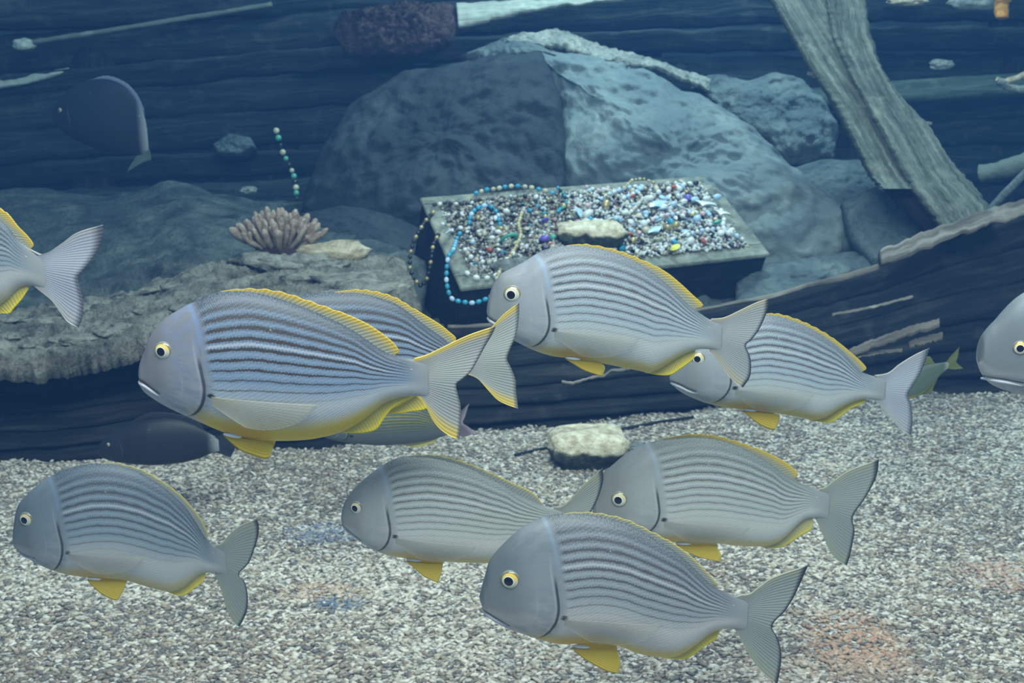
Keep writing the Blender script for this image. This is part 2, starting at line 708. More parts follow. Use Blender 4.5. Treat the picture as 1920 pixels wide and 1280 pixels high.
def make_near_hull():
    root = empty('wooden_boat_side', (0, 3.5, 0.0))
    root['label'] = 'dark plank side of the sunken boat rising from the gravel behind the fish'
    root['category'] = 'shipwreck'
    xs = list(range(-200, 2151, 50))
    nst = 6
    for s in range(nst):
        A, B = [], []
        for px in xs:
            g = G(px, interp(BASE, px), -0.03)
            Yt = g.y + 0.16
            t = P(px, interp(TOP, px), Yt)
            a = g.lerp(t, s / nst)
            b = g.lerp(t, (s + 1) / nst)
            bow = Vector((0, -0.05 * math.sin(math.pi * (s + 0.5) / nst), 0))
            lap = Vector((0, -0.016, 0))
            A.append(b + bow)
            B.append(a + bow + lap)
        o = ribbon('hull_plank', A, B, 0.035, M['hull'], None, 170, 7, 0.007, 6.0, back=(0, 1, 0), rag=0.002, seed=s * 5.1)
        o.parent = root
        o.location = -root.location
    # splintered bright top edge on the right
    def sp(name, a, b, Y, th=0.03, m='splinter', rag=0.008, amp=0.01, seed=0):
        A = [P(x, y, Y + dz) for x, y, dz in a]
        B = [P(x, y, Y + dz - 0.02) for x, y, dz in b]
        o = ribbon(name, A, B, th, M[m], None, 60, 5, amp, 9, rag=rag, seed=seed)
        o.parent = root
        o.location = -root.location
    e = [(x, interp(TOP, x), G(x, interp(BASE, x)).y + 0.12 - 3.8) for x in (840, 960, 1100, 1300, 1440, 1560, 1640, 1700, 1760)]
    sp('gunwale', [(x, y - 3, d) for x, y, d in e], [(x, y + 4 + (x > 1500) * 5, d) for x, y, d in e], 3.8, 0.03, seed=1)
    e2 = [(x, interp(TOP, x), G(x, interp(BASE, x)).y + 0.10 - 3.8) for x in (1650, 1720, 1800, 1860, 1920, 2050)]
    sp('splintered_rail', [(x, y - 26, d) for x, y, d in e2], [(x, y + 6, d - 0.03) for x, y, d in e2], 3.8, 0.04, seed=4, rag=0.015)
    for i, (pts, w) in enumerate([([(1592, 662), (1650, 640), (1700, 622), (1760, 606)], 9), ([(1705, 646), (1735, 637), (1765, 630)], 7),
                     ([(1606, 668), (1650, 660), (1690, 656)], 3), ([(1560, 590), (1640, 575), (1710, 556)], 2.5),
                     ([(1053, 716), (1075, 718), (1108, 708), (1132, 704), (1146, 694), (1180, 692)], 2.5)]):
        Yc = 3.55 if i < 4 else 3.42
        sp('splinter', [(x, y - w, 0) for x, y in pts], [(x, y + w, 0) for x, y in pts], Yc, 0.02, rag=0.006, amp=0.008, seed=i)


make_near_hull()


def make_ledge():
    FE = [(-150, 690), (0, 694), (60, 698), (130, 690), (200, 672), (270, 656), (400, 640), (560, 612), (680, 600), (790, 592)]
    BE = [(-150, 640), (0, 610), (60, 600), (130, 590), (200, 575), (270, 560), (370, 522), (450, 512), (600, 492), (750, 500)]
    A = [P(x, y, 3.62 + 0.04 * i) for i, (x, y) in enumerate(BE)]
    B = [P(x, y, 3.10 + 0.03 * i) for i, (x, y) in enumerate(FE)]
    o = ribbon('encrusted_ledge', A, B, 0.10, M['ledge'], None, 300, 56, 0.014, 9.0, back=(0, 0.25, -1), round_=0.35, rag=0.02, ani=0.45, ridge=0.030)
    recenter(o)
    rs = random.Random(5)
    for i in range(34):
        px = rs.uniform(20, 690)
        t = rs.uniform(0.04, 0.9) ** 0.8
        yb, yf = interp(BE, px), interp(FE, px)
        ib = np.interp(px, [p[0] for p in BE], range(len(BE)))
        q = P(px, yb, 3.62 + 0.04 * ib).lerp(P(px, yf, 3.10 + 0.03 * ib), t)
        r_ = rs.uniform(0.02, 0.055) * (1.3 if px > 350 else 0.8)
        stone('growth_lump', q + Vector((0, 0, 0.052)) - o.location, (r_ * 1.5, r_, r_ * 0.38), M['lump'], seed=i + 60, amp=0.45, rz=rs.uniform(-.5, .6), parent=o, sub=3)
    tag(o, 'broad silt-covered timber ledge encrusted with growth, at the left below the coral', 'ledge')


make_ledge()


def make_bank():
    # rubble slope inside the boat, behind the ledge and under the chest
    nx, ny = 340, 130
    top = [(-200, 345), (0, 352), (200, 365), (330, 345), (480, 380), (640, 380), (800, 400), (1000, 400), (1300, 400), (1700, 420), (2200, 420)]
    bot = [(-200, 650), (0, 625), (130, 600), (270, 575), (450, 530), (750, 520), (800, 640), (1300, 600), (1700, 520), (2200, 470)]
    V = []
    for j in range(ny):
        t = j / (ny - 1)
        for i in range(nx):
            px = -200 + 2400 * i / (nx - 1)
            q0 = P(px, interp(bot, px), max(3.75, G(px, interp(BASE, px)).y + 0.32))
            q1 = P(px, interp(top, px), 5.3)
            q = q0.lerp(q1, t)
            am = 0.05 * max(0.3, 1 - t)
            q.z += nz(q.x, q.y, q.z, 3.4, 4) * am * 2 + nz(q.x * 0.55, q.y + 9, q.z, 15, 3) * am * 1.3
            V.append(q)
    for i in range(nx):
        V.append(Vector((V[i].x, V[i].y + 0.02, -0.05)))
    Fc = [(j * nx + i, j * nx + i + 1, (j + 1) * nx + i + 1, (j + 1) * nx + i) for j in range(ny - 1) for i in range(nx - 1)]
    b = ny * nx
    Fc += [(b + i, b + i + 1, i + 1, i) for i in range(nx - 1)]
    o = link('rubble_slope', meshpy('rubble_slope', V, Fc), M['bank'])
    recenter(o)
    tag(o, 'dark rubble slope filling the boat behind the left ledge', 'rubble', kind='stuff')


make_bank()

# ------------------------------------------------------------------ rocks in the middle
ROCKS = [
    ('boulder', [(560, 400, 4.9), (590, 300, 5.1), (660, 190, 5.3), (760, 140, 5.4), (860, 120, 5.4), (960, 88, 5.4), (1020, 100, 5.3), (1050, 180, 5.1), (1060, 260, 5.0), (1060, 340, 4.9), (1050, 420, 4.8), (900, 440, 4.75), (700, 440, 4.7)],
     0.22, 'rock_dark', 'large smooth dark boulder left of the pale rock, behind the treasure chest', dict(seed=1, amp=0.05, sc=2.4, fine=0.02, nr=40, na=170)),
    ('boulder', [(860, 108, 5.45), (900, 92, 5.45), (950, 74, 5.45), (1010, 84, 5.4), (1050, 110, 5.3), (980, 118, 5.3), (900, 122, 5.35)],
     0.10, 'rock_mid', 'small wedge of rock on the crest above the dark boulder', dict(seed=2, amp=0.02)),
    ('boulder', [(945, 78, 5.5), (1000, 92, 5.45), (1090, 108, 5.45), (1200, 128, 5.4), (1320, 180, 5.3), (1400, 235, 5.1), (1480, 300, 4.95), (1560, 370, 4.75), (1640, 420, 4.6), (1655, 500, 4.5), (1560, 545, 4.45), (1440, 560, 4.5), (1200, 520, 4.7), (1060, 420, 4.9), (1035, 300, 5.05), (1045, 200, 5.2), (1010, 120, 5.35)],
     0.24, 'rock_light', 'biggest pale boulder, lit from above, behind and right of the treasure chest', dict(seed=3, amp=0.065, sc=2.4, fine=0.022, nr=54, na=240, ctr=(1270, 330, 4.95))),
    ('boulder', [(1290, 170, 5.6), (1330, 140, 5.6), (1400, 152, 5.55), (1450, 134, 5.55), (1500, 150, 5.5), (1540, 185, 5.4), (1570, 245, 5.3), (1560, 300, 5.2), (1480, 310, 5.15), (1400, 240, 5.3)],
     0.12, 'rock_mid', 'lumpy grey boulder between the pale boulder and the leaning timber', dict(seed=4, amp=0.05, sc=4)),
    ('boulder', [(1470, 320, 4.9), (1540, 298, 4.95), (1630, 300, 4.9), (1700, 350, 4.8), (1760, 440, 4.6), (1720, 500, 4.5), (1640, 520, 4.45), (1600, 440, 4.6)],
     0.10, 'rock_mid', 'grey boulder under the foot of the leaning timber', dict(seed=5, amp=0.03, sc=4)),
    ('boulder', [(1380, 500, 4.3), (1480, 488, 4.32), (1600, 470, 4.35), (1660, 480, 4.3), (1650, 530, 4.2), (1560, 570, 4.1), (1440, 600, 4.0), (1380, 600, 4.0)],
     0.06, 'rock_mid', 'low pale slab of rock beside the right end of the treasure chest', dict(seed=6, amp=0.015)),
    ('boulder', [(1580, 380, 4.45), (1640, 350, 4.45), (1700, 380, 4.4), (1760, 440, 4.3), (1700, 480, 4.2), (1640, 500, 4.2), (1600, 450, 4.3)],
     0.05, 'rock_mid', 'small grey rock wedged behind the splintered boat rail', dict(seed=16, amp=0.015)),
    ('boulder', [(400, 272, 6.02), (430, 250, 6.02), (470, 258, 6.02), (478, 275, 5.92), (450, 290, 5.92), (410, 288, 5.92)],
     0.06, 'rock_mid', 'small dim rock above the pink coral, below the dark planks', dict(seed=8, amp=0.015)),
    ('boulder', [(700, 480, 4.15), (760, 468, 4.15), (800, 490, 4.1), (800, 540, 4.0), (790, 600, 3.9), (720, 560, 3.9), (690, 510, 4.0)],
     0.06, 'rock_mid', 'grey block of rock against the left wall of the treasure chest', dict(seed=9, amp=0.015)),
    ('boulder', [(560, 400, 4.7), (640, 385, 4.75), (740, 400, 4.7), (790, 430, 4.6), (790, 480, 4.4), (700, 475, 4.4), (620, 450, 4.5)],
     0.06, 'rock_dark', 'low dark rock between the coral and the treasure chest', dict(seed=10, amp=0.02)),
]
for nm, poly, bulge, mk, lab, kw in ROCKS:
    o = rock(nm, poly, bulge, M[mk], **kw)
    tag(o, lab, 'rock')
# crusted ridge along the crest
A = [P(x, y, 5.5) for x, y in ((955, 72), (1000, 66), (1045, 58), (1090, 72), (1130, 90), (1180, 100), (1235, 118), (1275, 135), (1330, 150))]
B = [P(x, y, 5.35) for x, y in ((950, 82), (1000, 84), (1060, 92), (1100, 108), (1150, 120), (1190, 128), (1235, 132), (1280, 150), (1330, 170))]
o = ribbon('crusted_ridge', A, B, 0.08, M['crust'], None, 140, 14, 0.028, 12, rag=0.02)
recenter(o)
tag(o, 'rough crusted ridge running along the crest of the pale boulder', 'rock')


# ------------------------------------------------------------------ timbers
def make_beam():
    root = empty('leaning_timber', P(1640, 300, 4.4))
    tag(root, 'heavy forked timber covered in silt, leaning against the boat rail at upper right', 'timber')

    def part(nm, a, b, Y0, Y1, th, m='beam', seed=0, nv=14):
        n = len(a)
        A = [P(x, y, Y0 + (Y1 - Y0) * i / (n - 1)) for i, (x, y) in enumerate(a)]
        n = len(b)
        B = [P(x, y, Y0 + (Y1 - Y0) * i / (n - 1)) for i, (x, y) in enumerate(b)]
        o = ribbon(nm, A, B, th, M[m], None, 200, nv, 0.006, 8, back=(0.1, 1, -0.1), round_=0.12, rag=0.005, ridge=0.002, grain=0.007, seed=seed)
        o.parent = root
        o.location = -root.location
    part('timber_plank', [(1425, -50), (1445, 0), (1480, 60), (1520, 130), (1560, 190), (1600, 265), (1632, 330), (1650, 352)],
         [(1545, -50), (1552, 0), (1570, 70), (1600, 130), (1625, 190), (1665, 260), (1705, 320), (1730, 352)], 4.75, 4.15, 0.12, seed=1)
    part('timber_plank', [(1535, -50), (1545, 0), (1558, 70), (1590, 140), (1628, 210), (1665, 275), (1705, 350), (1765, 430)],
         [(1612, -50), (1617, 0), (1625, 60), (1648, 130), (1690, 190), (1735, 235), (1775, 300), (1820, 350), (1858, 402)], 4.72, 4.05, 0.14, seed=2)

    part('gap_shade_plank', [(1640, 335), (1680, 380), (1720, 420), (1770, 470)], [(1720, 325), (1750, 370), (1785, 410), (1830, 450)], 4.24, 4.12, 0.10, m='hull', seed=5, nv=6)  # dark plank added in place of the shadow between the two planks
    kh = stone('hollow_shade_knob', P(1588, 118, 4.50) - root.location, (.020, .02, .048), M['hull'], seed=77, amp=0.2, parent=root)  # flattened dark knob, its colour standing for the shaded inside of a hollow
    kh.rotation_euler = (0, -0.5, 0)
    for i, (px, py, r_) in enumerate(((1640, 318, .028), (1662, 306, .03), (1685, 322, .034), (1710, 338, .030), (1655, 338, .022), (1545, 70, .02), (1528, 140, .024), (1740, 232, .014), (1620, 245, .012))):
        t_ = max(0.0, py / 400.0)
        q = P(px, py, 4.66 - 0.50 * t_)
        stone('growth_knob', q - root.location, (r_, r_ * 0.8, r_ * 0.5), M['beam_knob'], seed=i + 40, amp=0.35, parent=root)


M['beam_knob'] = mat_rock('silted_growth', (.08, .09, .08), (.24, .26, .21), (.40, .40, .33), 20, 0.8)
make_beam()
# greenish beam across the far planks at the right
A = [P(x, y, 5.92) for x, y in ((1480, 172), (1640, 158), (1780, 148), (1920, 140), (2100, 128))]
B = [P(x, y, 5.86) for x, y in ((1480, 206), (1640, 196), (1780, 188), (1920, 178), (2100, 166))]
o = ribbon('wooden_beam', A, B, 0.10, mat_wood('green_beam', (.03, .045, .04), (.07, .10, .085), (.13, .16, .13)), None, 120, 8, 0.008, 8, grain=0.006)
recenter(o)
tag(o, 'greenish horizontal beam on the far planks right of the leaning timber', 'beam')
# plank on the far hull
A = [P(x, y, 5.95) for x, y in ((856, 8), (960, 4), (1060, -2), (1180, -16), (1300, -40))]
B = [P(x, y, 5.90) for x, y in ((860, 53), (930, 40), (985, 24), (1060, 12), (1180, -1), (1300, -20))]
o = ribbon('broken_plank', A, B, 0.06, M['pale_wood'], None, 100, 8, 0.016, 8, rag=0.008)
recenter(o)
tag(o, 'broken pale plank end sticking out at the top centre', 'plank')
# two pale sticks at the left
o = tube('wooden_spar', [P(55, 80, 6.0), P(200, 58, 6.0), (P(350, 34, 6.02)), P(510, 8, 6.03)], 0.012, M['beam'], n=60, amp=0.3)
recenter(o)
tag(o, 'long thin wooden spar on the dark planks at upper left', 'spar')
o = stone('stone', P(46, 84, 6.0), (0.050, 0.04, 0.030), M['pale_wood'], seed=4)
tag(o, 'small white stone at the lower left end of the long thin spar', 'stone')
A = [P(x, y, 6.0) for x, y in ((-60, 158), (0, 150), (60, 140), (130, 128))]
B = [P(x, y, 5.97) for x, y in ((-60, 176), (0, 165), (50, 157), (95, 146), (132, 132))]
o = ribbon('broken_plank', A, B, 0.03, M['pale_wood'], None, 50, 6, 0.008, 12)
recenter(o)
tag(o, 'short broken pale plank at the far left edge under the long spar', 'plank')
A = [P(x, y, 5.93) for x, y in ((660, 24), (690, 19), (712, 18))]
B = [P(x, y, 5.90) for x, y in ((668, 34), (690, 32), (708, 24))]
o = ribbon('wood_chip', A, B, 0.03, M['pale_wood'], None, 20, 5, 0.01, 12)
recenter(o)
tag(o, 'small pale chip of wood above the brown growth at the top', 'wood chip')
# log and pole at right
o = tube('log', [P(1838, 326, 5.0), P(1880, 318, 4.95), P(1935, 300, 4.9), P(2000, 280, 4.9)], 0.036, M['beam'], n=40, amp=0.25)
recenter(o)
tag(o, 'dim grey log lying behind the boat rail at the right edge', 'log')
o = tube('pole', [P(1852, 398, 4.2), P(1885, 362, 4.2), P(1935, 312, 4.2), P(1990, 262, 4.2)], 0.014, M['rock_mid'], n=30, amp=0.1)
recenter(o)
tag(o, 'straight grey pole resting on the boat rail at the right edge', 'pole')
# stones and growth on the far planks, right
for (px, py, Y, sz, mk, nm, lab, cat) in [
    (1765, 122, 5.9, (0.055, 0.03, 0.026), 'crust', 'barnacle_patch', 'pale oval patch of growth on the far planks right of the leaning timber', 'growth'),
    (1700, 3, 5.9, (0.09, 0.03, 0.022), 'stone', 'shell', 'pale yellowish shell at the top edge right of the leaning timber', 'shell'),
    (1830, 5, 5.8, (0.12, 0.05, 0.04), 'crust', 'pale_rock', 'pale rock at the top right edge beside the orange sponge', 'rock'),
    (1765, 183, 5.9, (0.04, 0.03, 0.012), 'crust', 'barnacle_patch', 'smaller pale patch of growth under the oval one on the far planks', 'growth'),
]:
    o = stone(nm, P(px, py, Y), sz, M[mk], seed=px, amp=0.3)
    tag(o, lab, cat)
o = tube('sponge', [P(1882, -20, 5.6), P(1880, 5, 5.6), P(1879, 34, 5.58)], 0.035, mat_plain('orange_sponge', (.75, .33, .06, 1), 0.7, 0, 0.3, 0.35, 40), n=24, amp=0.35,
         taper=lambda s: 1.05 - 0.35 * s)
recenter(o)
tag(o, 'bright orange sponge hanging at the top right corner', 'sponge')
o = tube('driftwood', [P(1868, 148, 5.4), P(1885, 154, 5.38), P(1905, 148, 5.38), P(1925, 138, 5.4)], 0.014, M['stone'], n=40, amp=0.3)
recenter(o)
tag(o, 'upper prong of pale driftwood at the right edge', 'driftwood', 'pale driftwood at the right edge')
o = tube('driftwood', [P(1872, 152, 5.36), P(1890, 164, 5.36), P(1910, 168, 5.35), P(1935, 166, 5.35)], 0.016, M['crust'], n=40, amp=0.3)
recenter(o)
tag(o, 'lower greenish prong of pale driftwood at the right edge', 'driftwood', 'pale driftwood at the right edge')

# brown bushy growth at the top
bmC = [(622, 60, 5.98), (640, 30, 5.98), (700, 15, 6.03), (780, 5, 6.03), (850, 10, 5.98), (866, 50, 5.93), (845, 80, 5.88), (790, 100, 5.83), (720, 104, 5.83), (650, 100, 5.88)]
o = rock('brown_coral', bmC, 0.12, M['clump'], amp=0.05, sc=8, fine=0.03, seed=12)
tag(o, 'dull brown bushy coral left of the pale plank end at the top', 'coral')


# ------------------------------------------------------------------ coral on the ledge
def make_coral():
    c = P(525, 470, 3.95)
    root = empty('branching_coral', c)
    tag(root, 'pinkish branching coral with stubby fingers standing behind the left ledge', 'coral')
    b = stone('coral_base', (0, 0, 0.0), (0.075, 0.06, 0.04), M['clump'], seed=3, amp=0.2, parent=root)
    rs = random.Random(11)
    n = 62
    for i in range(n):
        an = i * 2.39996
        rr = math.sqrt((i + 0.5) / n)
        dx, dy = math.cos(an) * rr, math.sin(an) * rr
        up = 0.070 + 0.070 * (1 - rr * rr)
        tip = Vector((dx * 0.160 + rs.uniform(-.008, .008), dy * 0.10, up + rs.uniform(-.010, .012)))
        st = Vector((dx * 0.06, dy * 0.045, 0.01))
        mid = st.lerp(tip, 0.55) + Vector((dx * 0.008, dy * 0.008, -0.006))
        r = rs.uniform(0.0075, 0.011)
        t1 = tip
        pts = [st, mid, t1 - (t1 - mid) * 0.15, t1]
        o = tube('branch', pts, r, M['coral'], parent=root, nseg=8, n=12, amp=0.25, seed=i, taper=lambda s: (0.85 + 0.35 * s) * (1.0 if s < 0.85 else math.sqrt(max(0.02, 1 - ((s - 0.85) / 0.16) ** 2))))
        if i % 3 == 0:
            side = Vector((rs.uniform(-1, 1), rs.uniform(-1, .2), 0.6)).normalized()
            tube('branchlet', [mid, mid + side * 0.016, mid + side * 0.032 + Vector((0, 0, 0.008))], r * 0.8, M['coral'], parent=o, nseg=8, n=8, seed=i,
                 taper=lambda s: 1.0 if s < 0.8 else math.sqrt(max(0.02, 1 - ((s - 0.8) / 0.21) ** 2)))


make_coral()

for (px, py, Y, sz, mk, rz, lab, sd) in [
    (1100, 858, None, (0.116, 0.08, 0.060), 'mossy_shaded', 0.1, 'cream stone with dark underside lying on the gravel in the middle', 21),
    (628, 475, 3.85, (0.100, 0.06, 0.034), 'stone', 0.05, 'flat cream stone on the ledge beside the pink coral', 22),
    (1192, 836, None, (0.035, 0.02, 0.010), 'stone_grey', 0.2, 'tiny dark lump right behind the cream stone on the gravel', 24),  # small low lump behind the larger stone
    (366, 857, None, (0.022, 0.016, 0.016), 'stone', 0.0, 'tiny orange-brown shell on the gravel in the shade at left', 25),
    (466, 357, 4.85, (0.034, 0.03, 0.014), 'stone_grey', 0.0, 'small pale stone above the pink coral on the dark slope', 26),
    (700, 508, 3.8, (0.030, 0.03, 0.024), 'ledge', 0.0, 'round knob of growth at the right end of the left ledge', 27),
    (724, 514, 3.8, (0.026, 0.026, 0.020), 'ledge', 0.6, 'smaller knob of growth beside the round one on the ledge', 28),
    (560, 520, 3.72, (0.08, 0.05, 0.025), 'ledge', 0.3, 'angular lump of growth on the ledge under the coral', 29),
    (660, 528, 3.7, (0.10, 0.06, 0.022), 'ledge', -0.1, 'flat slab of growth on the ledge below the cream stone', 30),
]:
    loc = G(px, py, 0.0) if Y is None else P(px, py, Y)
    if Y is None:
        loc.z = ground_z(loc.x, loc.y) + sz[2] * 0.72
    o = stone('stone', loc, sz, M[mk], seed=sd, amp=0.12 if mk == 'mossy_shaded' else 0.28, rz=rz, pn=5 if mk == 'mossy_shaded' else 3)
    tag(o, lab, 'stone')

# thin dark cable on the gravel
pts = [G(965, 851), G(1010, 840), G(1090, 821), G(1170, 804), G(1240, 795), G(1300, 785)]
pts = [Vector((q.x, q.y, ground_z(q.x, q.y) + 0.008)) for q in pts]
o = tube('cable', pts, 0.0045, mat_plain('black_cable', (.01, .012, .016, 1), 0.6), n=60)
recenter(o)
tag(o, 'thin dark cable lying on the gravel behind the cream stone', 'cable')


# ------------------------------------------------------------------ treasure chest
FL, FR, BL = P(866, 545, 3.70), P(1438, 481, 4.20), P(791, 378, 4.15)
EX, EY = FR - FL, BL - FL
EN = EX.cross(EY).normalized()
BR = FL + EX + EY


def cpt(a, b, h=0.0):
    return FL + EX * a + EY * b + EN * h


def ctop(px, py, h=0.0):
    r = Vector(ray(px, py))
    o0 = Vector(CAM)
    t = ((FL + EN * h) - o0).dot(EN) / r.dot(EN)
    return o0 + r * t


def heap(a, b):
    e = min(a, 1 - a, b, 1 - b)
    return 0.022 * min(1, max(e, 0) * 9) + 0.012 * nz(a * 6, b * 4, 1, 1, 2)


def prism(name, quad, depth, m, parent, bev=0.004):
    bm = bmesh.new()
    t = [bm.verts.new(q) for q in quad]
    b = [bm.verts.new(q - EN * depth) for q in quad]
    bm.faces.new(t)
    bm.faces.new(b[::-1])
    n = len(quad)
    for i in range(n):
        bm.faces.new((t[i], b[i], b[(i + 1) % n], t[(i + 1) % n]))
    bmesh.ops.recalc_face_normals(bm, faces=bm.faces)
    bmesh.ops.bevel(bm, geom=bm.edges[:], offset=bev, segments=2, affect='EDGES')
    me = bpy.data.meshes.new(name)
    bm.to_mesh(me)
    bm.free()
    o = link(name, me, m, parent, smooth=False)
    o.location = -parent.location
    return o


M['chest_side'] = mat_wood('chest_dark_boards', (.006, .008, .012), (.012, .015, .020), (.030, .034, .036), (3, 3, 10), 0.4, uvw=False)
M['chest_rim'] = mat_wood('chest_rim_wood', (.10, .11, .10), (.24, .25, .21), (.38, .38, .32), (8, 8, 8), 0.5, uvw=False)
chest = empty('treasure_chest', (FL + FR + BL + BR) / 4 - EN * 0.34)
tag(chest, 'dark open wooden treasure chest with a pale rim, heaped with jewellery', 'chest')
H = 0.34
ra, rb = 0.035, 0.075
walls = [('front_panel', [cpt(0, 0), cpt(1, 0), cpt(1, rb * .6), cpt(0, rb * .6)]), ('back_panel', [cpt(0, 1 - rb * .6), cpt(1, 1 - rb * .6), cpt(1, 1), cpt(0, 1)]),
         ('side_panel', [cpt(0, rb * .6), cpt(ra * .6, rb * .6), cpt(ra * .6, 1 - rb * .6), cpt(0, 1 - rb * .6)]), ('side_panel', [cpt(1 - ra * .6, rb * .6), cpt(1, rb * .6), cpt(1, 1 - rb * .6), cpt(1 - ra * .6, 1 - rb * .6)])]
for nm, q in walls:
    prism(nm, q, H, M['chest_side'], chest)
prism('chest_floor', [cpt(ra * .5, rb * .5, -0.3), cpt(1 - ra * .5, rb * .5, -0.3), cpt(1 - ra * .5, 1 - rb * .5, -0.3), cpt(ra * .5, 1 - rb * .5, -0.3)], 0.02, M['chest_side'], chest)
e = 0.006
for q in ([cpt(-e, -e * 2, .014), cpt(1 + e, -e * 2, .014), cpt(1 + e, rb * 1.5, .014), cpt(-e, rb * 1.5, .014)], [cpt(-e, 1 - rb, .014), cpt(1 + e, 1 - rb, .014), cpt(1 + e, 1 + e * 2, .014), cpt(-e, 1 + e * 2, .014)],
          [cpt(-e, rb * 1.5, .014), cpt(ra * 1.2, rb * 1.5, .014), cpt(ra * 1.2, 1 - rb, .014), cpt(-e, 1 - rb, .014)], [cpt(1 - ra * 1.8, rb * 1.5, .014), cpt(1 + e, rb * 1.5, .014), cpt(1 + e, 1 - rb, .014), cpt(1 - ra * 1.8, 1 - rb, .014)]):
    prism('rim', q, 0.014, M['chest_rim'], chest, 0.003)

# heap of tiny beads filling the chest (uncountable)
n = 5600
ab = rng.random((n, 2))
ab[:, 0] = 0.035 + ab[:, 0] * 0.92
ab[:, 1] = 0.09 + ab[:, 1] * 0.84
C = np.array([list(cpt(a, b, heap(a, b) + 0.004 * random.random())) for a, b in ab])
pal = np.array([[.55, .55, .52], [.34, .32, .27], [.18, .17, .14], [.05, .05, .05], [.62, .66, .72], [.42, .38, .26], [.10, .09, .08], [.30, .10, .08], [.12, .30, .42], [.16, .12, .30], [.75, .76, .76]])
pr = np.array([.14, .17, .18, .12, .08, .10, .12, .02, .02, .01, .04])
lft = ab[:, 0] < 0.45
idx = rng.choice(len(pal), n, p=pr / pr.sum())
br = (~lft) & (rng.random(n) < 0.3)
idx[br] = rng.choice([0, 4, 10], br.sum())
br = lft & (rng.random(n) < 0.45)
idx[br] = rng.choice([1, 2, 6], br.sum())
o = scatter_mesh('bead_heap', C, rng.uniform(.0040, .0085, n), pal[idx], mat_attr('bead_mix', 0.35, 0.6), flat=0.9, stretch=1.6, rot_full=True)
recenter(o)
tag(o, 'heap of countless tiny beads and trinkets filling the treasure chest', 'beads', kind='stuff')
# board under the heap so the beads rest on something
o = prism('jewel_bed', [cpt(ra, rb * 1.2, .012), cpt(1 - ra, rb * 1.2, .012), cpt(1 - ra, 1 - rb, .012), cpt(ra, 1 - rb, .012)], 0.03, mat_plain('silt', (.13, .12, .095, 1), .9, 0, .2, .4, 60), chest, 0.003)

JM = {
    'turq': mat_plain('turquoise_bead', (.04, .36, .56, 1), 0.35, 0, 0.5, 0.3),
    'cream': mat_plain('cream_bead', (.62, .56, .42, 1), 0.35, 0, 0.5, 0.3),
    'white': mat_plain('white_bead', (.78, .80, .80, 1), 0.25, 0, 0.6, 0.2),
    'black': mat_plain('black_bead', (.02, .02, .022, 1), 0.3),
    'gold': mat_plain('gold_bead', (.55, .44, .20, 1), 0.35, 0.4, 0.5, 0.3),
    'red': mat_plain('red_bead', (.50, .10, .07, 1), 0.35),
    'purple': mat_plain('purple_bead', (.14, .10, .45, 1), 0.35),
    'yellow': mat_plain('yellow_bead', (.85, .80, .15, 1), 0.4),
    'pink': mat_plain('pink_bead', (.70, .48, .50, 1), 0.35),
    'green': mat_plain('green_bead', (.08, .35, .25, 1), 0.35),
    'lblue': mat_plain('pale_blue_bead', (.45, .62, .80, 1), 0.3),
}
UV_BM = bmesh.new()
bmesh.ops.create_uvsphere(UV_BM, u_segments=8, v_segments=6, radius=1.0)
US_V = [v.co.copy() for v in UV_BM.verts]
US_F = [tuple(v.index for v in f.verts) for f in UV_BM.faces]
UV_BM.free()


def strand(name, pts, r, mats, step=2.05, elong=1.0, jitter=0.0):
    """string of beads along a path: beads plus the cord through them"""
    ps = [Vector(q) for q in pts]
    L = sum((b - a).length for a, b in zip(ps[:-1], ps[1:]))
    nb = max(3, int(L / (r * step * elong)))
    loc = [Vector(q) for q in resample(ps, nb)]
    V, Fc, mi = [], [], []
    for i, q in enumerate(loc):
        d = (loc[min(i + 1, nb - 1)] - loc[max(i - 1, 0)]).normalized()
        rot = d.to_track_quat('Z', 'Y').to_matrix()
        k = r * (1 + random.uniform(-jitter, jitter))
        b = len(V)
        for v in US_V:
            V.append(q + rot @ Vector((v.x * k, v.y * k, v.z * k * elong)))
        Fc += [tuple(b + j for j in f) for f in US_F]
        mi += [mats[i % len(mats)]] * len(US_F)
    # cord
    b = len(V)
    ns = 4
    for i, q in enumerate(loc):
        for kx in range(ns):
            an = kx * math.pi / 2
            V.append(q + Vector((math.cos(an) * r * .2, 0, math.sin(an) * r * .2)))
    for i in range(nb - 1):
        for kx in range(ns):
            k2 = (kx + 1) % ns
            Fc.append((b + i * ns + kx, b + i * ns + k2, b + (i + 1) * ns + k2, b + (i + 1) * ns + kx))
            mi.append('black')
    names = sorted(set(mi))
    me = meshpy(name, V, Fc)
    for s in names:
        me.materials.append(JM[s])
    me.polygons.foreach_set('material_index', [names.index(x) for x in mi])
    o = link(name, me)
    recenter(o)
    return o


def on(pxs, h=0.030):
    return [ctop(x, y, h) for x, y in pxs]


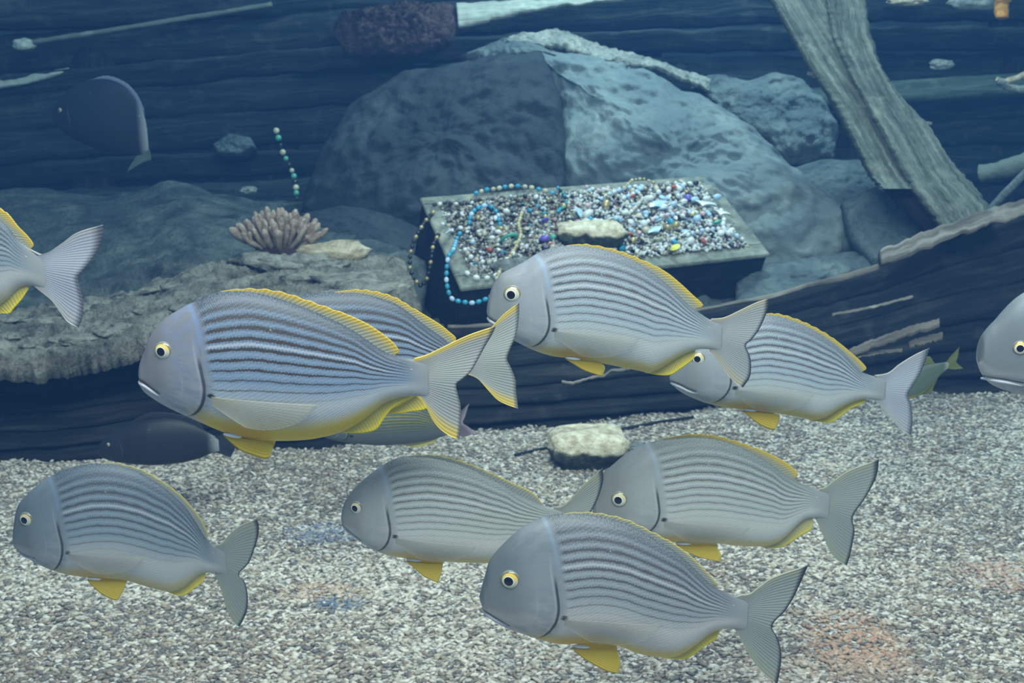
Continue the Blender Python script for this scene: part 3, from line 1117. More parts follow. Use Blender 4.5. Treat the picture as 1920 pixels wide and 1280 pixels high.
NECK = [
    (on([(893, 362), (910, 356), (930, 354), (952, 349), (975, 349), (1000, 352), (1020, 357), (1035, 362)], .028), .0085, ['turq', 'cream', 'turq', 'cream', 'cream'], 1.2, 'turquoise and cream bead necklace along the back rim of the chest'),
    (on([(880, 417), (882, 404), (890, 394), (903, 386), (916, 385), (926, 391), (934, 402), (937, 420)], .034), .0085, ['turq', 'turq', 'lblue'], 1.3, 'turquoise bead loop arched in the left part of the chest'),
    (on([(993, 394), (1003, 399), (1018, 400), (1036, 399), (1047, 396)], .034), .0075, ['turq', 'cream'], 1.3, 'short turquoise and cream strand in the middle of the chest'),
    (on([(1046, 352), (1056, 362), (1063, 374), (1060, 386), (1050, 392)], .034), .0065, ['turq', 'black', 'green'], 1.1, 'small dark and turquoise strand just right of the back necklace'),
    (on([(1128, 372), (1145, 362), (1165, 355), (1188, 349), (1205, 350), (1190, 362), (1170, 371)], .036), .0080, ['lblue', 'white'], 1.4, 'pale blue strand curling in the back right of the chest'),
    (on([(978, 400), (972, 420), (977, 440), (968, 462), (955, 482), (940, 500), (932, 522)], .036), .0080, ['cream', 'gold'], 1.0, 'cream and gold strand running down to the front left of the chest'),
    (on([(872, 468), (880, 480), (900, 490), (925, 492), (950, 486), (962, 476)], .036), .0085, ['white', 'cream'], 1.0, 'white bead strand curved near the left front of the chest'),
    (on([(876, 512), (890, 520), (910, 522), (930, 516)], .030), .0085, ['white'], 1.3, 'short row of white beads in the front left corner of the chest'),
    (on([(1170, 352), (1185, 338), (1205, 335), (1225, 342)], .040), .0065, ['cream', 'gold'], 1.1, 'pale gold strand looped over the back rim right of centre'),
    (on([(1245, 388), (1270, 380), (1300, 374), (1330, 372), (1345, 369)], .042), .0110, ['white', 'lblue'], 1.6, 'thick white strand at the back right of the chest'),
    (on([(1352, 395), (1358, 410), (1354, 425), (1366, 437)], .040), .0100, ['white'], 1.2, 'white strand along the right rim of the chest'),
    (on([(1235, 360), (1260, 352), (1285, 345), (1305, 343)], .040), .0090, ['white', 'black', 'white'], 1.2, 'white and black strand in the back right corner of the chest'),
    (on([(1180, 400), (1195, 385), (1205, 372), (1198, 362)], .036), .0075, ['cream', 'white'], 1.0, 'cream strand right of the stone in the chest'),
    (on([(1290, 440), (1315, 432), (1345, 428), (1375, 438), (1392, 448)], .036), .0085, ['white', 'lblue'], 1.1, 'pale strand in the front right of the chest'),
    (on([(815, 384), (838, 380), (862, 383), (885, 380), (900, 374)], .030), .0070, ['black', 'white', 'black'], 1.2, 'black and white strand in the back left corner of the chest'),
    (on([(1100, 350), (1120, 357), (1140, 352)], .034), .0070, ['pink', 'white'], 1.2, 'short pink and white strand on the back rim middle'),
    (on([(830, 420), (850, 425), (880, 430), (905, 436), (925, 430)], .032), .0070, ['white', 'cream', 'black'], 1.2, 'white, cream and black strand left of centre under the turquoise loop'),
    (on([(852, 466), (855, 450), (862, 438)], .034), .0080, ['turq'], 1.3, 'short turquoise strand lying at the left rim of the chest'),
    (on([(1215, 415), (1240, 405), (1270, 400), (1300, 398), (1330, 402)], .038), .0085, ['white', 'pink', 'lblue'], 1.2, 'long pale mixed strand across the right half of the chest'),
]
for pts, r, ms, el, lab in NECK:
    o = strand('necklace', pts, r, ms, 2.1, el, 0.1)
    tag(o, lab, 'necklace', 'necklaces in the treasure chest')
# hanging strands
hang = [ctop(855, 452, .022), P(850, 468, 3.70), P(840, 481, 3.66), P(837, 507, 3.64), P(837, 529, 3.62), P(842, 551, 3.60), P(849, 562, 3.60), P(866, 566, 3.60), P(888, 568, 3.60), P(906, 563, 3.60), P(922, 555, 3.61), P(940, 540, 3.63)]
o = strand('necklace', hang, .0075, ['turq', 'lblue', 'turq'], 2.1, 1.25)
tag(o, 'bright turquoise necklace hanging over the front left corner of the chest', 'necklace', 'necklaces in the treasure chest')
hang = [ctop(812, 398, .022), P(797, 415, 4.0), P(785, 434, 3.93), P(776, 452, 3.90), P(769, 475, 3.88), P(768, 500, 3.86), P(775, 522, 3.84), P(790, 537, 3.82), P(802, 520, 3.82), P(806, 500, 3.83), P(810, 476, 3.85), P(812, 458, 3.88), ctop(822, 440, .022)]
o = strand('necklace', hang, .0075, ['gold', 'black', 'black'], 2.3, 1.0)
tag(o, 'black and gold bead necklace hanging down the left side of the chest', 'necklace', 'necklaces in the treasure chest')
# dim bead chain on the dark boulder
hang = [P(518, 245, 5.0), P(524, 265, 5.0), P(530, 285, 5.0), P(540, 305, 4.98), P(550, 325, 4.95), P(555, 350, 4.9), P(556, 372, 4.85)]
o = strand('bead_chain', hang, .011, ['cream', 'green', 'black'], 2.4, 1.0, .25)
tag(o, 'dim greenish bead chain hanging above the pink coral', 'necklace')

# stones on the heap
o = stone('stone', ctop(1106, 442, .045), (0.118, 0.065, 0.048), M['mossy_shaded'], seed=31, amp=0.16, pn=4)
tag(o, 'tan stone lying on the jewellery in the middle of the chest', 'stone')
o = stone('stone', ctop(966, 500, .035), (0.07, 0.04, 0.03), M['stone_grey'], seed=33, amp=0.22)
tag(o, 'dark moss-grown stone near the front of the chest, just above the fish head', 'stone')

# single gems and trinkets
def gem_mesh(kind, mk):
    bm = bmesh.new()
    if kind == 'bauble':
        bmesh.ops.create_uvsphere(bm, u_segments=12, v_segments=8, radius=1.0)
    elif kind == 'gem':
        bmesh.ops.create_cone(bm, cap_ends=True, segments=8, radius1=0.2, radius2=1.0, depth=0.8)
        r = bmesh.ops.create_cone(bm, cap_ends=True, segments=8, radius1=1.0, radius2=0.55, depth=0.4)
        bmesh.ops.translate(bm, verts=r['verts'], vec=(0, 0, 0.6))
    elif kind == 'ring':
        V = []
        for i in range(16):
            a = i * math.tau / 16
            for j in range(6):
                b = j * math.tau / 6
                V.append(bm.verts.new(((1 + .28 * math.cos(b)) * math.cos(a), (1 + .28 * math.cos(b)) * math.sin(a), .28 * math.sin(b))))
        for i in range(16):
            for j in range(6):
                bm.faces.new((V[i * 6 + j], V[((i + 1) % 16) * 6 + j], V[((i + 1) % 16) * 6 + (j + 1) % 6], V[i * 6 + (j + 1) % 6]))
    else:  # shell: fluted fan
        n = 22
        top, bot = [], []
        for j in range(5):
            t = j / 4
            for i in range(n + 1):
                a = -1.15 + 2.3 * i / n
                rr = t * (1 + .05 * math.cos(i * math.pi))
                z = .55 * math.sin(t * math.pi * .5 + .2) * (1 - t * .6) + .05 * math.cos(i * math.pi) * t
                top.append(bm.verts.new((math.sin(a) * rr, math.cos(a) * rr - .4, z)))
                bot.append(bm.verts.new((math.sin(a) * rr * .97, math.cos(a) * rr * .97 - .4, z - .12)))
        w = n + 1
        for j in range(4):
            for i in range(n):
                bm.faces.new((top[j * w + i], top[j * w + i + 1], top[(j + 1) * w + i + 1], top[(j + 1) * w + i]))
                bm.faces.new((bot[j * w + i], bot[(j + 1) * w + i], bot[(j + 1) * w + i + 1], bot[j * w + i + 1]))
    me = bpy.data.meshes.new(kind)
    bm.to_mesh(me)
    bm.free()
    me.materials.append(JM[mk])
    me.polygons.foreach_set('use_smooth', [kind != 'gem'] * len(me.polygons))
    return me


CW = {'turq': 'turquoise', 'cream': 'cream', 'white': 'white', 'black': 'black', 'gold': 'dull gold', 'red': 'red', 'purple': 'purple', 'yellow': 'yellow', 'pink': 'pink', 'green': 'green', 'lblue': 'pale blue'}
KW = {'bauble': 'round bead', 'gem': 'cut gem', 'ring': 'ring', 'shell': 'small seashell'}
GM = {}


def place_gem(kind, mk, loc, size, label=None, group=None):
    if (kind, mk) not in GM:
        GM[(kind, mk)] = gem_mesh(kind, mk)
    o = bpy.data.objects.new({'bauble': 'loose_bead', 'gem': 'gem', 'ring': 'ring', 'shell': 'seashell'}[kind], GM[(kind, mk)])
    col.objects.link(o)
    o.location = loc
    o.scale = (size * random.uniform(.9, 1.5), size * random.uniform(.8, 1.1), size * random.uniform(.7, 1.0))
    o.rotation_euler = (random.uniform(-.6, .6), random.uniform(-.6, .6), random.uniform(0, 6.28))
    wd = 'bead' if kind == 'bauble' else KW[kind].split()[-1]
    tag(o, label or f'{CW[mk]} {KW[kind]} among the jewellery heaped in the treasure chest', wd, group or f'{CW[mk]} {KW[kind]}s in the treasure chest')


for (px, py, kd, mk, s, lab) in [
    (1267, 466, 'gem', 'yellow', .019, 'bright yellow cut gem near the front right of the heap'),
    (1023, 416, 'gem', 'purple', .017, 'purple cut gem left of the tan stone, the upper of two'),
    (1021, 447, 'bauble', 'purple', .017, 'purple round bead left of the tan stone, the lower one'),
    (1087, 400, 'shell', 'lblue', .024, 'light blue seashell just behind the tan stone'),
    (1263, 352, 'gem', 'red', .014, 'coral red gem in the back right of the heap'),
    (1318, 453, 'gem', 'red', .014, 'red gem at the front right beside pale strands'),
    (1346, 418, 'gem', 'green', .014, 'green gem beside the right rim'),
    (846, 435, 'shell', 'white', .026, 'white seashell at the left rim'),
    (1320, 385, 'shell', 'white', .040, 'big white seashell in the back right of the heap'),
    (1235, 385, 'shell', 'lblue', .034, 'pale bluish shell beside the big white one'),
    (1352, 402, 'shell', 'white', .034, 'white seashell resting against the right rim'),
    (1230, 433, 'shell', 'lblue', .030, 'pale blue shell right of the tan stone'),
    (1205, 453, 'shell', 'cream', .028, 'cream shell in front right of the tan stone'),
    (955, 448, 'ring', 'green', .026, 'round green medallion ring left of centre'),
]:
    place_gem(kd, mk, ctop(px, py, .042), s, lab + ' in the chest', 'notable trinkets in the treasure chest')
random.seed(19)
for i in range(230):
    a = random.uniform(.07, .93) if i % 3 else random.uniform(.42, .93)
    b = random.uniform(.16, .88)
    right = a > .42
    mk = random.choices(['white', 'cream', 'lblue', 'black', 'gold', 'red', 'turq', 'pink', 'purple', 'green'], [34 if right else 16, 16, 16 if right else 4, 14, 12, 4, 5, 5, 2, 2])[0]
    kd = random.choices(['bauble', 'gem', 'shell', 'ring'], [10, 4, 7, 2])[0]
    place_gem(kd, mk, cpt(a, b, heap(a, b) + 0.012), random.uniform(.006, .013) * (1.2 if right else .9))

# ------------------------------------------------------------------ fish
def fish_skin(name, top=(.115, .14, .165), mid=(.24, .30, .36), belly=(.50, .51, .49), stripe=(.055, .048, .045), yel=(.62, .46, .06), ystr=0.5, sstr=0.85, head=(.20, .215, .235), blue=0.4, thin=0.0, rimst=0.22, ywid=0.17):
    k = NT(name)
    uvn = k.n('ShaderNodeUVMap')
    uvn.uv_map = 'uv'
    sx = k.n('ShaderNodeSeparateXYZ')
    k.t.links.new(uvn.outputs[0], sx.inputs[0])
    u, f = sx.outputs[0], sx.outputs[1]
    gd = k.attr('gd').outputs['Fac']
    md = k.attr('md').outputs['Fac']
    ll = k.attr('ll').outputs['Fac']
    ax = k.attr('ax').outputs['Fac']
    mp = k.n('ShaderNodeMapping')
    mp.inputs['Scale'].default_value = (9, 9, 1)
    k.t.links.new(uvn.outputs[0], mp.inputs['Vector'])
    wob = k.noise(3.2, 3, 0.55, mp.outputs[0])
    mp2 = k.n('ShaderNodeMapping')
    mp2.inputs['Scale'].default_value = (60, 26, 1)
    k.t.links.new(uvn.outputs[0], mp2.inputs['Vector'])
    fine = k.noise(4.0, 3, 0.6, mp2.outputs[0])
    # back, flank, belly colour
    base = k.ramp(f, [(0.0, belly), (0.30, belly), (0.46, mid), (0.72, tuple(a * .55 + b * .45 for a, b in zip(mid, top))), (0.93, top), (1.0, tuple(x * .8 for x in top))])
    base = k.mix(k.ss(fine, 0.4, 0.62, 0, 0.22), base, tuple(x * 1.6 for x in mid))
    # scales
    su = k.math('SINE', k.math('MULTIPLY', u, 2 * math.pi * 88))
    sf = k.math('SINE', k.math('ADD', k.math('MULTIPLY', f, 2 * math.pi * 38), k.math('MULTIPLY', u, math.pi * 88)))
    sc = k.math('MULTIPLY', su, sf)
    bodym = k.ss(gd, 0.012, 0.045)
    # long stripes
    ph = k.math('ADD', ll, k.math('MULTIPLY', k.math('SUBTRACT', wob, 0.5), 0.022))
    ph = k.math('ADD', ph, k.math('MULTIPLY', su, 0.0022))
    cs = k.math('COSINE', k.math('MULTIPLY', k.math('ADD', k.math('DIVIDE', ph, 0.067), 0.45), 2 * math.pi))
    thr = k.ss(f, 0.40, 0.72, 0.72, 0.30 + thin)
    st = k.math('DIVIDE', k.math('SUBTRACT', cs, thr), 0.40, clamp=True)
    st.node.use_clamp = True
    band = k.math('MULTIPLY', k.ss(ll, -0.40, -0.30), k.ss(f, 0.99, 0.88))
    band = k.math('MULTIPLY', band, bodym)
    band = k.math('MULTIPLY', band, k.ss(u, 0.97, 0.86))
    band = k.math('MULTIPLY', band, k.ss(f, 0.92, 0.74, 0.7, 1.0))
    st = k.math('MULTIPLY', k.math('MULTIPLY', st, band), sstr)
    # light bars between the stripes
    li = k.math('MULTIPLY', k.ss(cs, -0.2, -0.9), k.math('MULTIPLY', band, 0.35))
    base = k.mix(li, base, (mid[0] * 1.5, mid[1] * 1.55, mid[2] * 1.65, 1))
    base = k.mix(st, base, tuple(stripe) + (1,))
    # scale glints painted in as pale flecks
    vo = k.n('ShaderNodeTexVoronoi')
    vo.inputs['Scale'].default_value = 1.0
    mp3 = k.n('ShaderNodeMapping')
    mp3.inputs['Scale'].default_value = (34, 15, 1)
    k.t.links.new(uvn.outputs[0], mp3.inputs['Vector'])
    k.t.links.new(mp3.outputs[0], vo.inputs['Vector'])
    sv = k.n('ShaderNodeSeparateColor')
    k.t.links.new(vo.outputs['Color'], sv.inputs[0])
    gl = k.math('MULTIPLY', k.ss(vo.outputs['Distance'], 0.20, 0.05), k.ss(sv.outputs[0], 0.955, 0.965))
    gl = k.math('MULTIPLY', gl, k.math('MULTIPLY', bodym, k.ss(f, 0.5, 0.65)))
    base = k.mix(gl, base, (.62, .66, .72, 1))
    # lateral line
    lla = k.math('ABSOLUTE', k.math('ADD', ll, k.math('MULTIPLY', su, 0.003)))
    lm = k.math('MULTIPLY', k.ss(lla, 0.014, 0.004), k.math('MULTIPLY', bodym, k.ss(u, 0.95, 0.8)))
    base = k.mix(k.math('MULTIPLY', lm, 0.12 + rimst * 1.9), base, (min(.5, belly[0]), min(.52, belly[1]), min(.56, belly[2] * 1.1), 1))
    # head
    hd = k.ramp(f, [(0.0, (belly[0] * .95, belly[1] * .95, belly[2])), (0.18, tuple(a * .75 + b * .25 for a, b in zip(belly, head))), (0.46, tuple(a * .22 + b * .78 for a, b in zip(belly, head))), (0.8, tuple(x * .85 for x in head)), (1.0, tuple(x * .75 for x in head))])
    cheek = k.noise(1.6, 4, 0.6, mp.outputs[0])
    hd = k.mix(k.math('MULTIPLY', k.ss(gd, -0.17, -0.08, 0.15, 1.0), k.ss(cheek, 0.40, 0.62, 0.15, 0.55)), hd, (mid[0] * .85, mid[1] * .86, mid[2] * .95, 1))
    # darker snout and forehead, pale lower jaw
    sn = k.math('MULTIPLY', k.ss(gd, -0.07, -0.17), k.ss(f, 0.16, 0.34))
    hd = k.mix(k.math('MULTIPLY', sn, 0.55), hd, tuple(x * .55 for x in head) + (1,))
    base = k.mix(bodym, hd, base)
    # blue-grey line where the scales of the nape begin
    base = k.mix(k.math('MULTIPLY', k.ss(k.math('ABSOLUTE', k.math('SUBTRACT', gd, 0.012)), 0.012, 0.003), k.math('MULTIPLY', k.ss(f, .60, .72), 1.6 * rimst)), base, (mid[0] * .8, mid[1] * 1.05, mid[2] * 1.45, 1))
    # yellow of the breast and belly edge
    yw = k.math('MULTIPLY', k.ss(f, ywid, ywid * 0.35), k.math('MULTIPLY', k.ss(u, 0.14, 0.26), k.ss(u, 0.96, 0.75)))
    yw = k.math('MULTIPLY', yw, ystr)
    base = k.mix(yw, base, tuple(yel) + (1,))
    base = k.mix(k.ss(u, 0.90, 1.0, 0.0, 0.9), base, (.32, .335, .34, 1))
    orr = k.math('MULTIPLY', k.ss(f, 0.20, 0.06), k.ss(k.math('ABSOLUTE', k.math('SUBTRACT', u, 0.36)), 0.12, 0.03))
    base = k.mix(k.math('MULTIPLY', orr, ystr), base, (.62, .36, .04, 1))
    # gill edge: dark slit with a pale rim in front
    g = k.math('MULTIPLY', k.ss(k.math('ABSOLUTE', gd), 0.0075, 0.0025), k.math('MULTIPLY', k.ss(f, 0.02, 0.12), k.ss(f, 0.66, 0.52)))
    rim = k.math('MULTIPLY', k.ss(k.math('ABSOLUTE', k.math('ADD', gd, 0.011)), 0.006, 0.001), k.ss(f, 0.8, 0.6))
    base = k.mix(k.math('MULTIPLY', rim, rimst), base, (.52, .55, .58, 1))
    base = k.mix(k.math('MULTIPLY', g, 0.85), base, (.035, .035, .04, 1))
    # nape line and preopercle
    base = k.mix(k.math('MULTIPLY', k.ss(k.math('ABSOLUTE', k.math('ADD', gd, 0.075)), 0.006, 0.002), k.math('MULTIPLY', k.ss(f, .55, .35), rimst)), base, (.42, .47, .52, 1))
    # mouth slit and fin axil
    base = k.mix(k.ss(md, 0.0055, 0.002, 0, .85), base, (.06, .045, .035, 1))
    base = k.mix(k.ss(ax, 0.021, 0.010, 0, .95), base, (.012, .012, .016, 1))
    hgt = k.math('ADD', k.math('MULTIPLY', sc, bodym), k.math('MULTIPLY', fine, 2.0))
    k.bump(hgt, 0.10, 0.0014)
    sh = k.ss(fine, 0.35, 0.65, 0.42, 0.6)
    return k.fin(base, sh, 0.08, 0.4)


def fin_mat(name, c, edge, cbase=None, alpha=0.9, rays=60, edge_w=0.06, yedge=None, ray_st=0.3):
    """uv.x runs across the rays, uv.y from the body (0) to the free edge (1)"""
    k = NT(name)
    uvn = k.n('ShaderNodeUVMap')
    uvn.uv_map = 'uv'
    sx = k.n('ShaderNodeSeparateXYZ')
    k.t.links.new(uvn.outputs[0], sx.inputs[0])
    u, v = sx.outputs[0], sx.outputs[1]
    n = k.noise(9, 4, 0.6, k.obj())
    uu = k.math('ADD', u, k.math('MULTIPLY', k.math('SUBTRACT', n, 0.5), 0.01))
    ra = k.math('SINE', k.math('MULTIPLY', uu, 2 * math.pi * rays))
    base = k.ramp(v, [(0.0, cbase or c), (0.35, c), (1.0, c)])
    base = k.mix(k.ss(ra, -0.4, 0.9, 0.0, ray_st * 0.6), base, tuple(x * 0.45 for x in c[:3]) + (1,))
    if yedge is not None:
        ye = k.math('MAXIMUM', k.ss(u, 0.10, 0.02), k.ss(u, 0.86, 0.98))
        base = k.mix(k.math('MULTIPLY', ye, yedge[3]), base, tuple(yedge[:3]) + (1,))
    ed = k.ss(k.math('ADD', v, k.math('MULTIPLY', n, 0.02)), 1.0 - edge_w * 1.3, 1.0 - edge_w * 0.2 + 0.02)
    base = k.mix(ed, base, tuple(edge) + (1,))
    k.bump(ra, 0.18, 0.001)
    m = k.fin(base, 0.5, 0.0, 0.4)
    k.b.inputs['Alpha'].default_value = alpha
    return m


EYE = {}


def eye_mat(gold=0.6):
    key = round(gold, 1)
    if key in EYE:
        return EYE[key]
    k = NT('fish_eye')
    tc = k.n('ShaderNodeTexCoord')
    sx = k.n('ShaderNodeSeparateXYZ')
    k.t.links.new(tc.outputs['Object'], sx.inputs[0])
    x, z = sx.outputs[0], sx.outputs[2]
    xx = k.math('ADD', x, 0.10)
    r = k.math('SQRT', k.math('ADD', k.math('MULTIPLY', x, x), k.math('MULTIPLY', z, z)))
    rp = k.math('SQRT', k.math('ADD', k.math('MULTIPLY', xx, xx), k.math('MULTIPLY', z, z)))
    n = k.noise(3, 3, 0.6, k.obj())
    iris = k.mix(k.ss(k.math('ADD', z, k.math('MULTIPLY', n, 0.5)), 0.15, 0.7, 0.15 * gold, gold), (.58, .60, .56, 1), (.80, .54, .05, 1))
    base = k.mix(k.ss(r, 0.74, 0.86), iris, (.20, .17, .08, 1))
    base = k.mix(k.ss(r, 0.90, 0.96), base, (.22, .24, .25, 1))
    base = k.mix(k.ss(rp, 0.58, 0.53), base, (.80, .79, .72, 1))
    base = k.mix(k.ss(rp, 0.48, 0.45), base, (.006, .008, .016, 1))
    EYE[key] = k.fin(base, 0.12, 0.0, 0.6)
    return EYE[key]


WH_MAT = mat_plain('pale_scale', (.80, .82, .84, 1), 0.3)
LIP_MAT = mat_plain('pale_lip', (.40, .43, .50, 1), 0.3, 0, 0.6, 0.3)


def catmull(pts, n):
    pts = [np.array(p, float) for p in pts]
    d = [0.0]
    for a, b in zip(pts[:-1], pts[1:]):
        d.append(d[-1] + max(1e-6, float(np.linalg.norm(b - a)) ** 0.5))
    out = []
    P_ = [2 * pts[0] - pts[1]] + pts + [2 * pts[-1] - pts[-2]]
    for i in range(n):
        t = d[-1] * i / (n - 1)
        j = 0
        while j < len(d) - 2 and d[j + 1] < t:
            j += 1
        w = (t - d[j]) / (d[j + 1] - d[j])
        p0, p1, p2, p3 = P_[j], P_[j + 1], P_[j + 2], P_[j + 3]
        q = 0.5 * ((2 * p1) + (-p0 + p2) * w + (2 * p0 - 5 * p1 + 4 * p2 - p3) * w ** 2 + (-p0 + 3 * p1 - 3 * p2 + p3) * w ** 3)
        out.append(q)
    return out


def smooth1(a, it):
    a = a.copy()
    for _ in range(it):
        a[1:-1] = 0.25 * a[:-2] + 0.5 * a[1:-1] + 0.25 * a[2:]
    return a


WU = [0, .05, .10, .20, .32, .45, .58, .70, .82, .92, 1.0]
WW = [.30, .52, .70, .92, 1.0, .97, .85, .66, .42, .24, .055]


def make_fish(S):
    Y, yaw = S['Y'], R(S.get('yaw', 0))
    ox, oy, s = S.get('tf', (0, 0, 1))

    def T(p):
        return (ox + p[0] / s, oy + p[1] / s)
    nose_px = T(S['top'][0])
    tb_px = T(((S['top'][-1][0] + S['bot'][-1][0]) / 2, (S['top'][-1][1] + S['bot'][-1][1]) / 2))
    ex = Vector((math.cos(yaw), math.sin(yaw), 0))
    ny = Vector((math.sin(yaw), -math.cos(yaw), 0))      # towards the viewer
    P0 = P(nose_px[0], nose_px[1], Y)

    def loc(p, px=False):
        q = p if px else T(p)
        r = Vector(ray(*q))
        o = Vector(CAM)
        t = (P0 - o).dot(ny) / r.dot(ny)
        w = o + r * t - P0
        return np.array([w.dot(ex), w.z])
    top = np.array([loc(p) for p in S['top']])
    bot = np.array([loc(p) for p in S['bot']])
    nose = top[0]
    L = max(top[-1][0], bot[-1][0]) - nose[0]
    # the two outlines as smooth functions of x
    ct = np.array(catmull(list(top), 260))
    cb = np.array(catmull(list(bot), 260))
    ct[:, 0] = np.maximum.accumulate(ct[:, 0])
    cb[:, 0] = np.maximum.accumulate(cb[:, 0])
    N = 210
    xs = nose[0] + L * (1 - np.cos(np.linspace(0, math.pi / 2, N) ** 1.0)) if False else nose[0] + L * np.linspace(0, 1, N) ** 1.7 * 0.35 + L * np.linspace(0, 1, N) * 0.65
    xs = nose[0] + L * (np.linspace(0, 1, N) ** 1.35)
    zt = np.interp(xs, ct[:, 0], ct[:, 1])
    zb = np.interp(xs, cb[:, 0], cb[:, 1])
    zt[0] = zb[0] = nose[1]
    ctr = Vector((nose[0] + L * 0.5, 0, (zt[N // 2] + zb[N // 2]) / 2))
    base = empty(S.get('name', 'sea_bream'), P0 + ex * ctr.x + Vector((0, 0, ctr.z)), yaw)
    tag(base, S['label'], S.get('cat', 'fish'), S.get('group', 'striped sea breams swimming to the left'))
    bend = S.get('bend', 0.0)

    def by(x):
        t = max(0.0, (x - nose[0]) / L - 0.35)
        return bend * L * t * t

    def cv(x, y, z):
        return Vector((x - ctr.x, y + by(x), z - ctr.z))
    wmax = L * S.get('width', 0.105)
    Hmax = (zt - zb).max()

    def halfw(x):
        u = (x - nose[0]) / L
        return wmax * float(np.interp(u, WU, WW))
    hw = smooth1(np.array([halfw(x) for x in xs]), 6)
    hh = (zt - zb) / 2
    hw = np.minimum(hw, hh * 0.62 + 0.0005)
    hw[0] = 0.0005

    def surf_y(x, z):
        w = float(np.interp(x, xs, hw))
        a, b = float(np.interp(x, xs, zt)), float(np.interp(x, xs, zb))
        s_ = (z - (a + b) / 2) / max((a - b) / 2, 1e-6)
        s_ = max(-1, min(1, s_))
        return w * (1 - abs(s_) ** 2.1) ** 0.5 * (1 - 0.16 * s_)
    K = 100
    V, uv, gd, md, ll, axd = [], [], [], [], [], []
    mouth = [loc(p) for p in S['mouth']] if S.get('mouth') else []
    mouth = np.array(catmull(mouth, 20)) if len(mouth) else np.zeros((0, 2))
    gu = S.get('gill', 0.235)
    axil = np.array([nose[0] + L * (gu + 0.03), 0.0])
    axx = axil[0]
    axz = np.interp(axx, xs, zb) + (np.interp(axx, xs, zt) - np.interp(axx, xs, zb)) * S.get('axf', 0.30)

    def LLf(u):
        return float(np.interp(u, [0.2, .26, .4, .5, .62, .75, .88, 1.0], [.64, .665, .70, .705, .715, .72, .66, .56])) + S.get('llo', 0.0)
    for i, x in enumerate(xs):
        u = (x - nose[0]) / L
        zc, h = (zt[i] + zb[i]) / 2, (zt[i] - zb[i]) / 2
        for k in range(K):
            th = 2 * math.pi * k / K
            c, sn = math.cos(th), math.sin(th)
            z = zc + h * sn
            y = hw[i] * (1 if c > 0 else -1) * max(0.0, 1 - abs(sn) ** 2.1) ** 0.5 * (1 - 0.16 * sn)
            f = (sn + 1) / 2
            gx = gu + 0.012 * math.sin(f * 6) - (0.085 * (1 - f / 0.42) ** 2 if f < .42 else 0.0) - (0.05 * ((f - .72) / .28) ** 2 if f > .72 else 0)
            g = u - gx
            m = 9.0
            if len(mouth) and u < 0.2:
                m = float(np.min(np.hypot(mouth[:, 0] - x, mouth[:, 1] - z))) / L
            # gill cover stands proud of the flank, mouth is a groove
            dy = 0.0
            if -0.11 < g < 0.0:
                dy += 0.0035 * (1 + g / 0.11) * max(0, min(1, (.72 - f) / .2))
            if 0 <= g < 0.008 and f < .66:
                dy -= 0.002
            if m < 0.008:
                dy -= 0.007 * (1 - m / 0.008)
            y += (1 if y > 0 else -1) * dy * L * min(1, abs(y) / (0.02 * L))
            V.append(cv(x, y, z))
            uv.append((u, f))
            gd.append(g)
            md.append(m)
            ll.append(f - LLf(u))
            axd.append(math.hypot(x - axx, (z - axz) * 1.6) / L)
    Fc = []
    for i in range(N - 1):
        for k in range(K):
            k2 = (k + 1) % K
            Fc.append((i * K + k, (i + 1) * K + k, (i + 1) * K + k2, i * K + k2))
    Fc.append(tuple(range(K)))
    Fc.append(tuple((N - 1) * K + k for k in range(K))[::-1])
    me = meshpy('body', V, Fc)
    lay = me.uv_layers.new(name='uv')
    vi = np.empty(len(me.loops), dtype=np.int32)
    me.loops.foreach_get('vertex_index', vi)
    lay.data.foreach_set('uv', np.array(uv)[vi].ravel())
    for nm, dat in (('gd', gd), ('md', md), ('ll', ll), ('ax', axd)):
        at = me.attributes.new(nm, 'FLOAT', 'POINT')
        at.data.foreach_set('value', np.array(dat, dtype=np.float32))
    link('body', me, S['skin'], base)

    # ---- fins
    def grid_fin(name, rowsA, rowsB, m, thick, ylift=None, nt=12, warp=None):
        """rowsA along the body, rowsB along the free edge (same count), local (x,z)"""
        n = len(rowsA)
        V, uv, Fc = [], [], []
        for side in (-1, 1):
            for i in range(n):
                for j in range(nt):
                    t = j / (nt - 1)
                    p = np.array(rowsA[i]) * (1 - t) + np.array(rowsB[i]) * t
                    if warp:
                        p = p + warp(i / (n - 1), t)
                    th = thick * (1 - 0.75 * t) * 0.5
                    yy = (ylift(p[0], p[1], i / (n - 1), t) if ylift else 0.0) + side * th
                    V.append(cv(p[0], yy, p[1]))
                    uv.append((i / (n - 1), t))
        b = n * nt
        for i in range(n - 1):
            for j in range(nt - 1):
                a = i * nt + j
                Fc.append((a, a + nt, a + nt + 1, a + 1))
                Fc.append((b + a, b + a + 1, b + a + nt + 1, b + a + nt))
        for i in range(n - 1):
            for j in (0, nt - 1):
                a = i * nt + j
                Fc.append((a, a + nt, b + a + nt, b + a))
        for j in range(nt - 1):
            for i in (0, n - 1):
                a = i * nt + j
                Fc.append((a, a + 1, b + a + 1, b + a))
        me = meshpy(name, V, Fc)
        lay = me.uv_layers.new(name='uv')
        vi = np.empty(len(me.loops), dtype=np.int32)
        me.loops.foreach_get('vertex_index', vi)
        lay.data.foreach_set('uv', np.array(uv)[vi].ravel())
        return link(name, me, m, base)

